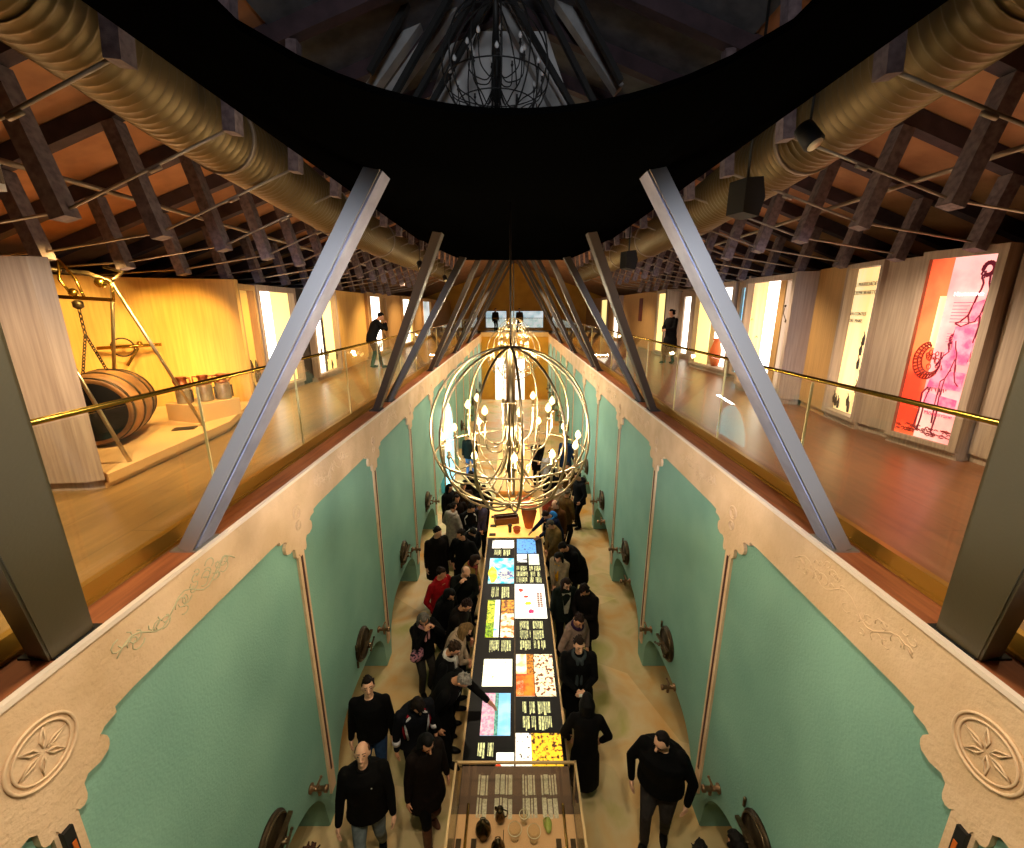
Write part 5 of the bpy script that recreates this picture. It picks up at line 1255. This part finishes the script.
person('dark haired woman with bright face beside the far left table edge', -.90, 11.35, 30, '#1a1210', BLK, '#140c0a', 'bob', 'coat', 2, 15, 10, 'pocket', 0, 1.64, female=True)
person('tall visitor in dark green jacket and light blue jeans, back turned', -1.72, 15.9, 175, '#1c241c', '#5a84c8', '#241812', 'short', 'jacket', 2, 10, 10, 'down', .1, 1.82, 1.1)
# right aisle
person('heavyset man in black sweater and grey jeans standing alone at the right', 1.72, 3.92, -28, '#060608', '#3c3838', '#181010', 'balding', 'sweater', 8, 18, -25, 'akimbo', .22, 1.82, 1.42, skin=SKINL)
person('long haired person in long black coat, back turned, beside the glass case', .92, 4.44, 175, '#0d0a0b', '#0c0a0c', '#0a0808', 'bob', 'long', 3, 20, 0, 'pocket', .15, 1.62, .86, female=True)
person('bearded man in black coat and grey scarf holding a white card', .94, 5.36, 0, '#08090b', BLK, '#2c1c14', 'short', 'coat', 2, 4, 5, 'hold', 0, 1.76, 1.08, skin=SKINL, extra=both(scarf('#3c4448', .40), card))
person('short haired woman in light taupe coat with purple scarf', .98, 6.04, 40, '#8c7468', BLK, '#33201a', 'short', 'coat', 6, 26, -20, 'pocket', 0, 1.70, 1.05, female=True, extra=scarf('#2c1838', .0))
person('dark haired woman with glasses, grey top and dark green scarf', .92, 7.02, 10, '#16241c', BLK, '#2c1812', 'bob', 'jacket', 2, 24, 10, 'down', 0, 1.66, near=True, skin=SKINL, female=True, extra=both(glasses, shirt_v('#a8a494', .085, 1.0)))
person('dark haired woman in dark brown coat holding papers by the taupe coat', 1.32, 6.84, -40, '#160e0c', BLK, '#1c0f0c', 'curly', 'coat', 8, 30, -10, 'hold', 0, 1.70, female=True)
person('black haired woman in beige coat and mustard scarf at the right table edge', .94, 8.00, -35, '#a08c70', '#1c1814', '#0e0a08', 'bob', 'coat', 8, 30, 10, 'low', 0, 1.64, female=True, extra=shirt_v('#d89810', .06, 1.0))
person('man in black coat bending forward over the right table edge', 1.26, 8.42, -55, '#08080a', BLK, '#140c0a', 'short', 'coat', 38, 10, 0, 'low', 0, 1.80, 1.15, extra=shirt_v('#b0b4a4', .03, 1.1))
person('visitor in grey flat cap and khaki coat', .94, 9.25, -60, '#7a6034', '#141218', '#5c544c', 'cap', 'coat', 10, 28, 0, 'low', 0, 1.70)
person('visitor in navy jacket with bright blue lining reaching to the table', .98, 9.90, -60, '#141c38', '#10141c', '#2c1c14', 'short', 'jacket', 26, 30, 0, ('table', 'table'), 0, 1.72, extra=hood('#2c7cc8', .03))
person('balding man in rust brown jacket behind the grey cap', 1.08, 10.18, -40, '#5c3818', BLK, '#6c5444', 'bald', 'jacket', 4, 20, -20, 'down', 0, 1.74, skin=SKINL)
person('grey haired man in olive brown jacket, back turned, in the right aisle', 1.38, 10.8, 120, '#5c4420', BLK, '#7c7064', 'short', 'jacket', 2, 8, 0, 'pocket', 0, 1.74, 1.1)
person('man in black and blue jacket standing apart by the right wall', 1.90, 11.9, -70, '#14181c', '#0e0e12', '#140e0c', 'short', 'jacket', 4, 15, 0, 'pocket', 0, 1.80, 1.05, extra=hood('#1c1c20', .03))
person('pink faced visitor with fair hair at the far right table edge', .96, 10.95, -30, '#9c4c44', BLK, '#c09c74', 'curly', 'jacket', 8, 20, 0, 'low', 0, 1.62, skin=SKINL, female=True)
person('visitor in white coat under the chandelier on the right', 1.30, 11.6, -20, '#d8ccb8', BLK, '#5c4434', 'short', 'coat', 2, 12, 0, 'down', 0, 1.66, female=True)
person('black haired visitor in black in the right aisle beyond the white coat', 1.12, 12.5, 150, '#0c0c10', BLK, '#0c0808', 'long', 'coat', 2, 12, 0, 'down', 0, 1.70)
person('visitor in pale jacket with dark hair, back turned, by the apricot counter', 1.18, 14.0, 170, '#b8b0a8', BLK, '#1c1210', 'short', 'jacket', 2, 12, 0, 'down', 0, 1.74)
person('brown jacketed visitor near the far right taps', 1.66, 13.0, -20, '#5c4020', BLK, '#2c1c14', 'short', 'jacket', 2, 12, 0, 'down', 0, 1.70)
person('fair haired visitor in dark suit by the far showcase', .84, 15.3, 10, '#14120f', BLK, '#a08c60', 'short', 'coat', 2, 12, 0, 'low', 0, 1.80)
person('farthest visitor in dark blue coat by the right wall', 1.92, 15.6, 160, '#1c3050', BLK, '#1c1210', 'short', 'coat', 2, 12, 0, 'down', 0, 1.78)
person('dark haired head at the bottom edge, right of the heavyset man, nearer him', 1.70, 2.86, 160, BLK, BLK, '#120c0a', 'short', 'jacket', 0, 10, 0, 'down', 0, 1.62, near=True)
person('dark haired head at the bottom edge, right, nearer the hatch', 2.08, 2.92, 190, BLK, BLK, '#120c0a', 'curly', 'jacket', 0, 10, 0, 'down', 0, 1.63, near=True)
# galleries
person('woman in long dark dress standing on the right gallery', 5.0, 14.3, -60, '#141010', '#1c1818', '#1c1210', 'bun', 'long', 2, 10, 0, ('hold', 'hold'), .2, 1.72, z=LZ, female=True)
person('photographer in black with a red bag stooping at the left gallery rail', -4.15, 13.2, 120, '#0a0a0c', '#0c0c10', '#141010', 'short', 'jacket', 25, 10, 0, 'face', .25, 1.70, z=LZ)
for i, (x, y, fc, c, lb) in enumerate(((-3.0, 33.2, 0, '#181410', 'dark silhouette at the far left end of the bridge'), (-1.45, 33.6, 30, '#241a14', 'dark clad visitor on the bridge before the narrow projection'), (.35, 33.4, -20, '#3a2c20', 'brown clad visitor on the bridge between the two projections'), (3.0, 33.2, 0, '#14100e', 'dark silhouette at the far right end of the bridge'))):
    person(lb, x, y, fc, c, BLK, '#1c1210', 'short', 'jacket', 2, 10, 0, 'down', .1, 1.74, z=LZ)
